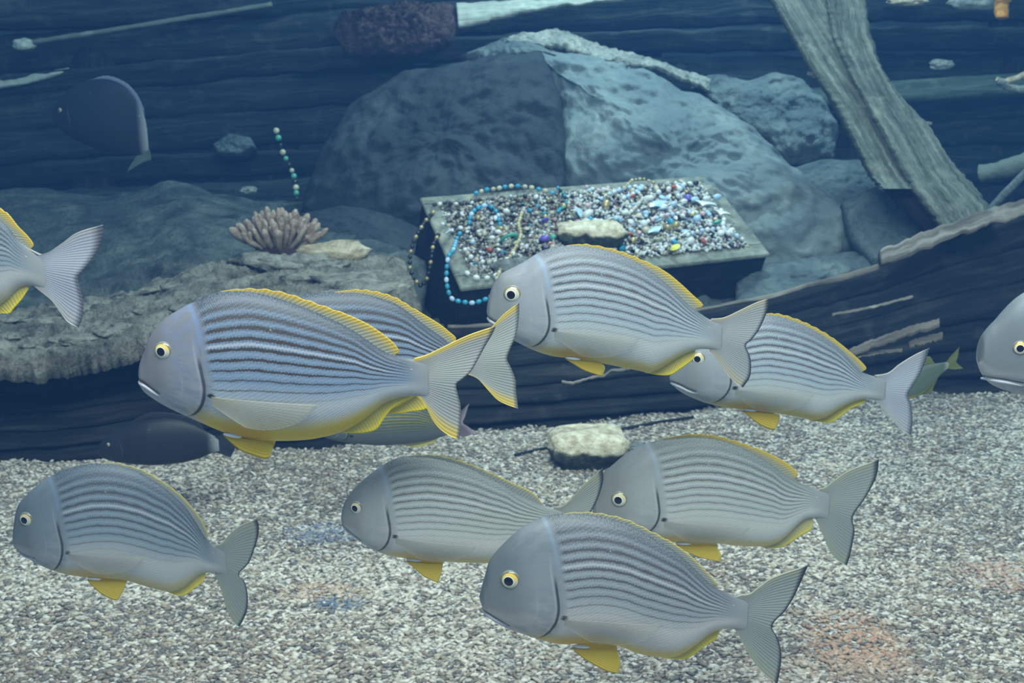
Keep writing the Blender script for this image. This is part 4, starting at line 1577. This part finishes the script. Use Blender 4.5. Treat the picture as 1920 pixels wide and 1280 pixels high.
    def edge_fin(name, outer, m, sgn, n=70):
        oc = np.array(catmull([loc(p) for p in outer], n))
        x0, x1 = oc[0, 0], oc[:, 0].max()
        A = []
        for i in range(n):
            xx = x0 + (min(oc[-1, 0], x1) - x0) * i / (n - 1)
            zz = np.interp(xx, xs, zt if sgn > 0 else zb)
            A.append((xx, zz - sgn * 0.012 * L * math.sin(math.pi * min(1, i / (n - 1) * 1.0)) - sgn * 0.002))
        B = []
        for i in range(n):
            q = oc[i].copy()
            if sgn > 0 and 0.08 < i / n < 0.6:
                q[1] += 0.0022 * L * math.cos(i * 1.26)      # spiny edge
            B.append(q)
        return grid_fin(name, A, B, m, 0.006 * L)

    if S.get('dorsal'):
        edge_fin('dorsal_fin', S['dorsal'], S['m_dorsal'], 1)
    if S.get('anal'):
        edge_fin('anal_fin', S['anal'], S['m_anal'], -1)
    # tail
    if S.get('tail'):
        up, tr, lo = [[loc(p, True) for p in S['tail'][k]] for k in range(3)]
        n = 90
        upc = np.array(catmull(up, 40))
        loc_ = np.array(catmull(lo, 40))[::-1]       # from body to tip
        trc = np.array(resample([np.append(p, 0) for p in catmull(tr, 60)], n))[:, :2]
        xe = xs[-1] - 0.05 * L
        a, b = np.array([xe, np.interp(xe, xs, zt) - 0.004 * L]), np.array([xe, np.interp(xe, xs, zb) + 0.004 * L])
        A = [a + (b - a) * (i / (n - 1)) for i in range(n)]

        def warp(sv, t):
            straight_u = a * (1 - t) + trc[0] * t
            straight_l = b * (1 - t) + trc[-1] * t
            k = int(t * 39)
            du = upc[k] * 1.0 - straight_u
            dl = loc_[k] * 1.0 - straight_l
            if t == 0:
                return np.zeros(2)
            return du * max(0, 1 - sv * 2.6) ** 2 + dl * max(0, 1 - (1 - sv) * 2.6) ** 2
        tb = S.get('tailbend', 0.0)
        grid_fin('tail_fin', A, list(trc), S['m_tail'], 0.012 * L, nt=30, warp=warp,
                 ylift=lambda x, z, i, t: tb * L * t * t + 0.004 * L * math.sin(i * 9) * t)
    # pelvic fins, one each side
    if S.get('pelvic'):
        pg = [loc(p) for p in S['pelvic']]
        root0, rest = pg[0], pg[1:]
        k = max(range(len(rest) - 1), key=lambda i: np.hypot(*(rest[i] - root0)))
        lead = np.array(catmull([root0] + rest[:k + 1], 24))
        trail = np.array(catmull(rest[k:], 24))
        # fan from the root: free edge = trailing outline
        n = 26
        edge = np.array(resample([np.append(p, 0) for p in trail], n))[:, :2]
        last = rest[-1]
        A = [root0 * (1 - i / (n - 1)) + (root0 * 0.35 + last * 0.65) * (i / (n - 1)) for i in range(n)]

        def wp(sv, t):
            st = lead[0] * (1 - t) + lead[-1] * t
            return (lead[int(t * 23)] - st) * max(0, 1 - sv * 2) ** 2
        for sd in (-1, 1):
            grid_fin('pelvic_fin', A, list(edge), S['m_pelvic'], 0.007 * L, nt=12, warp=wp,
                     ylift=lambda x, z, i, t: sd * (0.030 * L + 0.03 * L * t) if sd > 0 else -(0.040 * L - 0.005 * L * t))
        bm = bmesh.new()
        bmesh.ops.create_uvsphere(bm, u_segments=14, v_segments=8, radius=1)
        me = bpy.data.meshes.new('pelvic_scale')
        bm.to_mesh(me)
        bm.free()
        o = link('pelvic_scale', me, WH_MAT, base)
        dx = last - root0
        q = root0 + (dx / max(np.hypot(*dx), 1e-6)) * 0.035 * L
        o.location = cv(q[0], -max(surf_y(q[0], q[1] + 0.008 * L), 0.035 * L) - 0.003 * L, q[1] + 0.006 * L)
        o.scale = (0.034 * L, 0.005 * L, 0.0075 * L)
        o.rotation_euler = (0, -math.atan2(dx[1], dx[0]), 0)
    # pectoral fins lying along the flanks
    if S.get('pect', True):
        n, nt = 26, 18
        sl = S.get('pslope', -0.10)
        for sd in (-1, 1):
            A, B = [], []
            for i in range(n):
                w = i / (n - 1)
                A.append(np.array([axx, axz - 0.002 * L - 0.030 * L * w]))
                ln = L * (0.36 - 0.22 * w ** 1.3)
                ang = sl - 0.55 * w
                B.append(A[-1] + np.array([math.cos(ang) * ln, math.sin(ang) * ln]))
            grid_fin('pectoral_fin', A, B, S['m_pect'], 0.004 * L, nt=nt,
                     ylift=lambda x, z, i, t: sd * (surf_y(x, z) + 0.003 * L + 0.018 * L * t))
    # eyes
    if S.get('eye'):
        exl = loc(S['eye'])
        er = S['er'] / F_PX * Y
        for sd in (-1, 1):
            bm = bmesh.new()
            bmesh.ops.create_uvsphere(bm, u_segments=28, v_segments=18, radius=1.0)
            me = bpy.data.meshes.new('eye')
            bm.to_mesh(me)
            bm.free()
            o = link('eye', me, eye_mat(S.get('gold', .6)), base)
            sy = surf_y(exl[0], exl[1])
            o.location = cv(exl[0], sd * (sy - 0.20 * er), exl[1])
            o.scale = (er, er * 0.55, er)
            # turn with the local slope of the head
            d = surf_y(exl[0] + 0.02 * L, exl[1]) - surf_y(exl[0] - 0.02 * L, exl[1])
            o.rotation_euler = (0, 0, sd * math.atan2(d, 0.04 * L) * 0.8)
    # lower lip
    if len(mouth):
        for sd in (-1, 1):
            pts = []
            for q in mouth[::2]:
                zz = q[1] - 0.012 * L
                pts.append(cv(q[0], sd * (surf_y(q[0], zz) - 0.001 * L), zz))
            tube('lip', pts, 0.0068 * L, LIP_MAT, base, nseg=8, n=18, taper=lambda s_: 0.35 + 0.65 * math.sin(math.pi * min(1, s_ * 0.85 + 0.12)))
    return base


Yl = (.70, .52, .05)
tailm = dict(
    grey=fin_mat('tail_skin', (.36, .38, .39), (.06, .07, .09), (.28, .27, .27), .93, 34, 0.07, (.60, .46, .12, 0.30)),
    yel=fin_mat('tail_skin_yellow', (.40, .42, .40), (.16, .17, .17), (.30, .28, .26), .93, 34, 0.05, (.72, .52, .06, 0.85)),
    dull=fin_mat('tail_skin_dull', (.30, .33, .31), (.04, .05, .06), (.26, .27, .27), .92, 34, 0.06, (.40, .38, .20, 0.3), 0.15),
    lilac=fin_mat('tail_skin_lilac', (.40, .43, .50), (.12, .13, .16), (.27, .27, .30), .93, 30, 0.10, (.45, .40, .25, 0.3)))
dorsm = dict(
    yel=fin_mat('dorsal_skin_yellow', (.36, .36, .26), (.62, .44, .06), (.36, .38, .38), .86, 42, 0.45, None, .3),
    gry=fin_mat('dorsal_skin', (.30, .32, .30), (.52, .44, .14), (.32, .34, .34), .9, 42, 0.25, None, .2))
analm = fin_mat('anal_skin_yellow', (.62, .52, .13), (.85, .68, .05), (.50, .48, .30), .95, 26, 0.3, None, .25)
analm2 = fin_mat('anal_skin_pale', (.52, .48, .22), (.72, .60, .10), (.46, .46, .38), .93, 26, 0.3, None, .2)
pelm = fin_mat('pelvic_skin_yellow', (.70, .50, .06), (.74, .58, .12), (.62, .40, .04), .96, 14, 0.08, None, .25)
pecm = fin_mat('pectoral_skin', (.56, .55, .44), (.45, .47, .45), (.56, .50, .34), .34, 16, 0.04, None, .35)
pecs = fin_mat('pectoral_skin_clear', (.50, .50, .45), (.40, .42, .40), (.42, .42, .36), .22, 16, 0.04, None, .4)

skA = fish_skin('bream_skin_bright', (.055, .068, .085), (.185, .25, .345), (.50, .54, .55), (.050, .042, .040), Yl, 0.95, 0.95, (.22, .22, .25), .5, ywid=0.24)
skB = fish_skin('bream_skin_grey', (.12, .14, .165), (.32, .37, .41), (.54, .57, .55), (.060, .052, .055), Yl, 0.75, 0.78, (.29, .31, .33), thin=.15)
skC = fish_skin('bream_skin_soft', (.15, .175, .17), (.37, .395, .38), (.58, .58, .555), (.10, .075, .065), Yl, 0.6, 0.72, (.33, .345, .33), thin=.25)
skD = fish_skin('bream_skin_dark', (.095, .11, .13), (.27, .295, .31), (.60, .575, .55), (.060, .050, .052), Yl, 0.75, 0.75, (.20, .235, .255), thin=.1)
skE = fish_skin('bream_skin_dim', (.08, .10, .13), (.22, .27, .31), (.50, .50, .49), (.055, .050, .055), Yl, 0.5, 0.7, (.20, .24, .265), thin=.1)

FISH = [
 dict(label='largest striped sea bream at centre left, with yellow belly edge and bright blue-grey flank', Y=1.28, yaw=3, bend=0.05, tf=(240, 520, 3), skin=skA,
  top=[(62,545),(63,505),(72,465),(98,400),(128,325),(198,240),(290,178),(380,133),(450,98),(540,78),(640,76),(720,86),(800,104),(900,134),(1000,172),(1100,214),(1200,262),(1300,322),(1400,394),(1480,438),(1600,468),(1690,480)],
  bot=[(62,545),(66,585),(80,620),(120,660),(200,710),(300,757),(400,802),(500,847),(600,884),(700,904),(850,914),(1000,910),(1100,895),(1200,868),(1300,818),(1380,760),(1440,712),(1520,682),(1600,674),(1690,688)],
  dorsal=[(520,78),(600,66),(700,63),(800,70),(900,92),(1000,126),(1100,162),(1200,198),(1300,240),(1380,285),(1450,335),(1500,380),(1525,425),(1500,442)],
  anal=[(1180,872),(1260,880),(1350,876),(1400,858),(1440,800),(1480,750),(1530,715),(1590,680)],
  pelvic=[(545,862),(600,915),(650,955),(700,975),(790,1002),(818,960),(820,925),(790,905)],
  tail=[[(773,675),(800,668),(835,652),(880,632),(931,616)],[(931,616),(924,632),(912,652),(898,677),(884,700),(868,714),(856,724),(859,745),(864,766),(864,795),(863,812),(861,829)],[(861,829),(844,822),(825,808),(811,790),(800,768),(790,750)]],
  eye=(222,385), er=18.5, gold=.8, mouth=[(66,560),(105,573),(155,602),(196,628)], m_dorsal=dorsm['yel'], m_anal=analm, m_pelvic=pelm, m_pect=pecm, m_tail=tailm['yel'], axf=.32, gill=.232),
 dict(label='striped sea bream mostly hidden behind the largest one, only back and tail showing', Y=1.52, yaw=2, bend=0.02, skin=skA,
  top=[(430,665),(440,630),(465,600),(500,575),(540,557),(590,549),(640,548),(682,551),(720,561),(746,572),(772,590),(799,611),(826,630),(847,645),(880,655)],
  bot=[(430,665),(436,690),(460,715),(500,740),(550,762),(620,775),(690,776),(740,764),(775,745),(805,728),(840,712),(880,700)],
  dorsal=[(620,549),(660,543),(690,544),(720,550),(746,560),(772,576),(799,592),(826,609),(842,622),(855,634),(852,645)],
  anal=[(690,778),(740,776),(770,772),(798,768),(812,752),(828,725)],
  tail=[[(875,655),(890,650),(924,612),(945,590),(974,568)],[(974,568),(973,600),(968,630),(957,655),(951,674),(959,692),(967,715),(968,735),(972,768)],[(972,768),(950,760),(932,750),(915,732),(895,710),(872,700)]],
  eye=(478,640), er=15, mouth=[(432,672),(445,678),(460,686)], m_dorsal=dorsm['yel'], m_anal=analm, m_pelvic=pelm, m_pect=pecs, m_tail=tailm['yel']),
 dict(label='striped sea bream at upper centre, right in front of the treasure chest', Y=1.72, yaw=4, bend=-0.02, tf=(880, 440, 3.3103), skin=skB,
  top=[(108,480),(112,430),(135,340),(160,290),(200,240),(270,205),(340,168),(400,130),(460,98),(540,75),(640,66),(740,74),(850,96),(950,130),(1050,178),(1130,228),(1200,282),(1270,342),(1340,412),(1400,462),(1490,522),(1560,535)],
  bot=[(108,480),(120,530),(145,572),(200,612),(300,665),(400,713),(500,746),(600,760),(720,775),(830,796),(950,820),(1050,840),(1120,852),(1200,815),(1280,765),(1350,728),(1420,708),(1490,708),(1560,722)],
  dorsal=[(600,66),(680,58),(740,60),(850,78),(950,105),(1050,145),(1150,190),(1230,235),(1310,300),(1380,365),(1450,435),(1400,455)],
  anal=[(1090,855),(1180,870),(1250,868),(1300,838),(1350,802),(1390,765),(1400,725)],
  pelvic=[(585,750),(640,785),(700,822),(760,845),(820,862),(835,805),(800,775)],
  tail=[[(1330,597),(1357,594),(1387,580),(1418,565),(1440,558)],[(1440,558),(1437,582),(1424,612),(1409,633),(1397,645),(1404,664),(1407,682),(1405,705),(1392,725)],[(1392,725),(1375,714),(1355,690),(1342,670),(1330,657)]],
  eye=(262,347), er=17.5, gold=.25, mouth=[(112,500),(150,520),(190,535)], m_dorsal=dorsm['yel'], m_anal=analm, m_pelvic=pelm, m_pect=pecs, m_tail=tailm['grey'], gill=.245),
 dict(label='striped sea bream at centre right whose head is behind the tail of another', Y=1.92, yaw=3, bend=0.0, tf=(1240, 400, 2.8235), skin=skB,
  top=[(42,868),(60,835),(100,780),(160,700),(230,640),(320,585),(420,548),(500,536),(570,535),(660,556),(740,586),(820,626),(900,680),(960,730),(1000,774),(1035,812),(1065,840),(1130,862),(1180,865)],
  bot=[(42,868),(58,905),(110,947),(200,987),(300,1016),(400,1030),(500,1038),(620,1056),(720,1075),(800,1090),(870,1075),(930,1038),(1000,1000),(1060,982),(1120,985),(1180,996)],
  dorsal=[(540,535),(580,528),(640,535),(720,560),(800,595),(880,640),(950,690),(1010,740),(1060,785),(1086,820),(1062,838)],
  anal=[(790,1095),(860,1106),(905,1105),(950,1075),(1000,1035),(1050,1015),(1085,990)],
  pelvic=[(415,1027),(460,1065),(520,1110),(582,1132),(602,1115),(618,1060),(600,1048)],
  tail=[[(1637,704),(1665,699),(1686,683),(1715,665),(1743,652)],[(1743,652),(1736,676),(1725,701),(1711,722),(1702,740),(1708,758),(1711,779),(1711,797),(1708,816)],[(1708,816),(1690,806),(1672,785),(1658,768),(1640,750)]],
  eye=(184,748), er=14, gold=.5, mouth=[(50,885),(90,893),(130,908),(168,920)], m_dorsal=dorsm['yel'], m_anal=analm, m_pelvic=pelm, m_pect=pecs, m_tail=tailm['lilac'], gill=.25),
 dict(label='striped sea bream cut by the left edge, only its tail half in view', Y=1.45, yaw=0, bend=-0.04, skin=skE,
  top=[(-400,560),(-392,530),(-360,490),(-310,440),(-250,400),(-190,378),(-130,366),(-80,372),(-30,390),(0,408),(19,425),(32,442),(49,457),(64,467),(84,476)],
  bot=[(-400,560),(-390,590),(-350,620),(-280,650),(-200,668),(-100,655),(-50,620),(0,573),(19,558),(30,546),(43,536),(60,533),(84,540)],
  dorsal=[(-150,364),(-80,360),(-30,372),(0,388),(19,401),(37,423),(56,442),(66,457),(60,465)],
  anal=[(-90,655),(-50,632),(-20,606),(0,588),(19,587),(28,577),(43,560),(56,540)],
  tail=[[(75,477),(95,470),(121,453),(150,433),(198,418)],[(198,418),(196,440),(188,465),(176,485),(160,505),(151,517),(155,540),(160,565),(158,590),(151,612)],[(151,612),(130,600),(115,580),(100,560),(75,540)]],
  eye=(-350,515), er=15, m_dorsal=dorsm['yel'], m_anal=analm, m_pelvic=pelm, m_pect=pecs, m_tail=tailm['lilac'], pelvic=[(-280,655),(-240,690),(-200,700),(-195,670)]),
 dict(label='sea bream cut by the right edge, only its grey head and golden eye in view', Y=1.5, yaw=2, skin=skE,
  top=[(1834,680),(1836,664),(1839,642),(1843,628),(1854,613),(1867,600),(1884,581),(1901,564),(1920,550),(1950,535),(2000,518),(2060,512),(2130,525),(2200,560),(2260,600),(2320,630),(2360,640)],
  bot=[(1834,680),(1838,694),(1844,706),(1857,719),(1876,728),(1895,734),(1920,740),(1970,755),(2050,775),(2130,770),(2200,740),(2260,710),(2320,695),(2360,690)],
  dorsal=[(2030,514),(2080,506),(2140,515),(2210,550),(2270,590),(2290,615)], anal=[(2120,772),(2180,775),(2220,745),(2250,714)],
  tail=[[(2350,640),(2400,610),(2450,580)],[(2450,580),(2430,640),(2415,670),(2430,700),(2440,760)],[(2440,760),(2400,730),(2350,692)]],
  eye=(1897,641), er=15, gold=.8, mouth=[(1840,703),(1862,702),(1885,704),(1908,708)], m_dorsal=dorsm['yel'], m_anal=analm, m_pelvic=pelm, m_pect=pecs, m_tail=tailm['grey'], gill=.26),
 dict(label='striped sea bream at bottom left with a high arched back, over the gravel', Y=1.72, yaw=6, bend=-0.03, tf=(0, 850, 2.9766), skin=skE,
  top=[(72,470),(78,400),(98,295),(150,230),(230,160),(320,107),(420,72),(520,58),(620,60),(700,78),(780,106),(860,152),(930,198),(1000,258),(1050,312),(1100,386),(1135,445),(1165,485),(1200,510),(1260,530)],
  bot=[(72,470),(88,520),(150,572),(220,612),(320,652),(400,672),(500,684),(600,690),(700,700),(780,724),(860,748),(950,765),(1020,745),(1080,700),(1130,664),(1190,660),(1260,672)],
  dorsal=[(560,58),(620,50),(700,62),(790,88),(870,130),(950,182),(1020,237),(1070,292),(1120,355),(1150,408),(1163,450),(1148,466)],
  anal=[(930,768),(1000,792),(1042,782),(1090,745),(1135,710),(1150,664)],
  pelvic=[(495,682),(530,722),(580,767),(640,796),(670,796),(700,740),(715,700)],
  tail=[[(403,1020),(418,1015),(432,998),(455,980),(482,970)],[(482,970),(486,984),(484,1005),(477,1028),(467,1052),(449,1073),(460,1088),(465,1112),(464,1139),(457,1159),(449,1172)],[(449,1172),(437,1162),(425,1136),(417,1109),(403,1070)]],
  eye=(166,340), er=15.5, gold=.5, mouth=[(76,500),(110,530),(150,548),(210,556)], m_dorsal=dorsm['gry'], m_anal=analm, m_pelvic=pelm, m_pect=pecs, m_tail=tailm['dull'], gill=.245),
 dict(label='pale grey sea bream at bottom centre whose rear is behind a nearer one', Y=1.62, yaw=-2, tf=(620, 800, 3.3103), skin=skC,
  top=[(65,575),(70,520),(90,460),(130,400),(190,340),(260,282),(330,234),(400,200),(480,186),(580,186),(680,200),(780,226),(880,262),(980,310),(1080,362),(1160,412),(1230,448),(1300,480),(1380,502),(1450,515)],
  bot=[(65,575),(80,612),(150,672),(220,727),(310,772),(400,797),(480,807),(600,820),(750,830),(900,838),(1000,838),(1100,815),(1200,758),(1300,690),(1380,650),(1450,640)],
  dorsal=[(480,182),(560,174),(660,176),(760,198),(860,230),(960,270),(1060,315),(1150,357),(1230,392),(1280,430),(1310,472)],
  anal=[(980,845),(1060,850),(1130,835),(1200,785),(1280,725)],
  pelvic=[(475,807),(530,857),(590,907),(672,947),(690,890),(702,830)],
  tail=[[(1037,950),(1055,948),(1073,933),(1091,912),(1130,877)],[(1130,877),(1131,900),(1125,924),(1116,945),(1103,969),(1098,987),(1106,1012),(1110,1036),(1103,1060),(1097,1072)],[(1097,1072),(1082,1054),(1070,1027),(1058,1000),(1045,985)]],
  eye=(174,470), er=14, gold=.35, mouth=[(72,590),(110,620),(160,655),(200,680)], m_dorsal=dorsm['gry'], m_anal=analm2, m_pelvic=pelm, m_pect=pecs, m_tail=tailm['dull'], gill=.225),
 dict(label='pale striped sea bream at lower right, behind and above the nearest one', Y=1.85, yaw=0, tf=(1100, 800, 3.3103), skin=skC,
  top=[(35,530),(42,470),(62,400),(85,330),(115,280),(165,235),(225,185),(295,140),(385,102),(480,80),(600,66),(700,64),(800,75),(900,105),(1000,146),(1080,190),(1150,234),(1220,286),(1290,326),(1350,358),(1430,384),(1500,400)],
  bot=[(35,530),(60,577),(120,622),(220,652),(320,672),(420,692),(540,706),(640,704),(800,714),(900,728),(1000,736),(1100,736),(1180,715),(1240,672),(1300,612),(1350,572),(1410,562),(1500,575)],
  dorsal=[(480,72),(600,50),(700,46),(800,54),(900,80),(1000,112),(1100,150),(1180,188),(1240,222),(1290,262),(1312,298),(1292,318)],
  anal=[(1080,742),(1150,752),(1210,747),(1270,717),(1330,677),(1390,642),(1402,600)],
  pelvic=[(540,706),(600,742),(680,782),(760,802),(822,815),(826,770),(800,720)],
  tail=[[(1535,915),(1547,913),(1568,897),(1595,880),(1648,861)],[(1648,861),(1645,888),(1635,912),(1620,936),(1604,957),(1598,972),(1602,993),(1599,1017),(1595,1039),(1588,1060)],[(1588,1060),(1571,1051),(1556,1033),(1544,1005),(1530,974)]],
  eye=(196,408), er=17, gold=.35, mouth=[(45,560),(90,590),(140,610)], m_dorsal=dorsm['yel'], m_anal=analm2, m_pelvic=pelm, m_pect=pecs, m_tail=tailm['dull'], gill=.262),
 dict(label='nearest sea bream at the bottom centre right, dark blue-grey head with golden eye', Y=1.42, yaw=3, bend=-0.02, tf=(860, 950, 2.909), skin=skD,
  top=[(112,490),(125,440),(148,360),(166,300),(210,240),(280,170),(350,112),(430,70),(520,45),(620,38),(720,46),(820,64),(920,95),(1010,139),(1100,189),(1180,239),(1250,298),(1310,356),(1370,414),(1430,452),(1490,475),(1570,492)],
  bot=[(112,490),(122,530),(140,570),(180,612),(260,652),(350,682),(440,712),(540,735),(620,735),(760,728),(880,752),(960,785),(1060,808),(1160,812),(1220,790),(1290,745),(1350,695),(1400,668),(1470,658),(1570,672)],
  dorsal=[(560,42),(620,30),(720,30),(820,44),(920,70),(1010,112),(1100,157),(1180,202),(1250,252),(1310,307),(1370,370),(1410,420),(1380,425)],
  anal=[(1070,815),(1170,827),(1240,824),(1290,797),(1340,757),(1400,717),(1422,670)],
  pelvic=[(610,737),(670,792),(740,837),(800,867),(866,882),(876,820),(860,760)],
  tail=[[(1385,1113),(1405,1110),(1424,1096),(1451,1078),(1513,1056)],[(1513,1056),(1503,1081),(1489,1112),(1472,1139),(1446,1168),(1456,1191),(1463,1218),(1462,1249),(1456,1280)],[(1456,1280),(1434,1263),(1413,1239),(1396,1211),(1378,1178)]],
  eye=(278,352), er=21, gold=.9, mouth=[(122,540),(165,558),(215,582),(272,612)], m_dorsal=dorsm['gry'], m_anal=analm, m_pelvic=pelm, m_pect=pecs, m_tail=tailm['dull'], gill=.275),
]
skK = fish_skin('salema_skin', (.03, .04, .05), (.07, .09, .09), (.11, .12, .13), (.30, .25, .02), (.3, .3, .3), 0.0, 0.9, (.15, .17, .18))
skL = fish_skin('yellowish_fish_skin', (.05, .07, .06), (.09, .12, .08), (.12, .15, .11), (.12, .13, .08), (.45, .40, .06), 0.6, 0.2, (.15, .19, .16))
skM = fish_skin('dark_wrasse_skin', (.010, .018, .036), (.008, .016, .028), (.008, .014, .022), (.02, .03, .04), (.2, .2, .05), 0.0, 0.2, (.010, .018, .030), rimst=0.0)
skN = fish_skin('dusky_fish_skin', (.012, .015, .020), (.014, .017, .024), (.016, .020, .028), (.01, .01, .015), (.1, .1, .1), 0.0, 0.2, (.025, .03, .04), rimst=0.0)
pinkt = fin_mat('pink_tail_skin', (.16, .12, .16), (.30, .24, .28), (.12, .10, .13), .95, 20, 0.2, None, .2)
yelt = fin_mat('yellow_tail_skin', (.14, .16, .05), (.14, .16, .06), (.10, .12, .05), .95, 20, 0.1, None, .2)
darkt = fin_mat('dark_tail_skin', (.10, .14, .12), (.10, .14, .12), (.45, .45, .06), .95, 20, 0.1, None, .2)
FISH += [
 dict(name='salema', label='slim dim fish with yellow stripes and pinkish tail, low behind the largest bream', group=None, Y=2.75, yaw=5, skin=skK, width=.11,
  top=[(590,806),(600,792),(630,775),(680,760),(730,754),(780,760),(820,774),(850,786)], bot=[(590,806),(605,818),(650,828),(700,833),(750,832),(800,826),(830,818),(850,812)],
  dorsal=[(680,760),(720,746),(770,752),(815,772)], anal=[(745,832),(780,838),(810,830),(825,818)],
  tail=[[(845,786),(862,772),(880,756)],[(880,756),(872,780),(868,792),(878,800),(892,812)],[(892,812),(870,818),(845,812)]],
  eye=(608,800), er=5, m_dorsal=dorsm['gry'], m_anal=analm2, m_pelvic=pelm, m_pect=pecs, m_tail=pinkt, pect=False),
 dict(name='small_fish', label='small dim yellow-green fish near the boat side, left of the head at the right edge', group=None, Y=2.9, yaw=-12, skin=skL, width=.11,
  top=[(1668,742),(1672,728),(1690,710),(1712,694),(1735,684),(1755,681),(1778,678)], bot=[(1668,742),(1680,748),(1705,748),(1730,738),(1748,720),(1762,704),(1778,690)],
  dorsal=[(1690,708),(1712,684),(1740,668),(1752,680)], anal=[(1725,740),(1745,736),(1752,722),(1760,706)],
  tail=[[(1775,677),(1785,665),(1799,650)],[(1799,650),(1796,668),(1793,678),(1800,686),(1806,690)],[(1806,690),(1790,692),(1775,690)]],
  eye=(1684,730), er=4, m_dorsal=yelt, m_anal=yelt, m_pelvic=pelm, m_pect=pecs, m_tail=yelt, pect=False),
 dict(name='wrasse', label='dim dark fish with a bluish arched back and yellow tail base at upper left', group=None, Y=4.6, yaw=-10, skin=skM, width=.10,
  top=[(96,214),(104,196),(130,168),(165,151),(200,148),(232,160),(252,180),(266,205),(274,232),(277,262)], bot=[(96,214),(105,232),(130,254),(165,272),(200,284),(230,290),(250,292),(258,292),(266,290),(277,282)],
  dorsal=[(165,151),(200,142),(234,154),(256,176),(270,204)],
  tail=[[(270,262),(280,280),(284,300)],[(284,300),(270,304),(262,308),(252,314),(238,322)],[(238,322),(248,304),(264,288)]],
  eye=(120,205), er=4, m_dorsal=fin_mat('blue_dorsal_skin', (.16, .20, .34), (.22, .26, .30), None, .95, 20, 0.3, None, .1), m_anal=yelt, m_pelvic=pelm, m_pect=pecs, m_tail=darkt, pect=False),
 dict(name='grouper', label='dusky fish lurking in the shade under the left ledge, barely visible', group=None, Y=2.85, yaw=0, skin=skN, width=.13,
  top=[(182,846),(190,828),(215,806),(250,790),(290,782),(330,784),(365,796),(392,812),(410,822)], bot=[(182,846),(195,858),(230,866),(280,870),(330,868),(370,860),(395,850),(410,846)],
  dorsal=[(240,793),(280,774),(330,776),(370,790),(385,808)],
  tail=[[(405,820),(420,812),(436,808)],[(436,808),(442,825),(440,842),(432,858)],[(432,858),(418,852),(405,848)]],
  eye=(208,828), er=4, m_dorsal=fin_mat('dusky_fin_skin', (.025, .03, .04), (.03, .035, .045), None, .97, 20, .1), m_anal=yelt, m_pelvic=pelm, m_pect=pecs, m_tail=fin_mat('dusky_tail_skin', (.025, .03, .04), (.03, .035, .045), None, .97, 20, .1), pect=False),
]
for S in FISH:
    b = make_fish(S)
    if S.get('group', 1) is None and 'group' in b:
        del b['group']
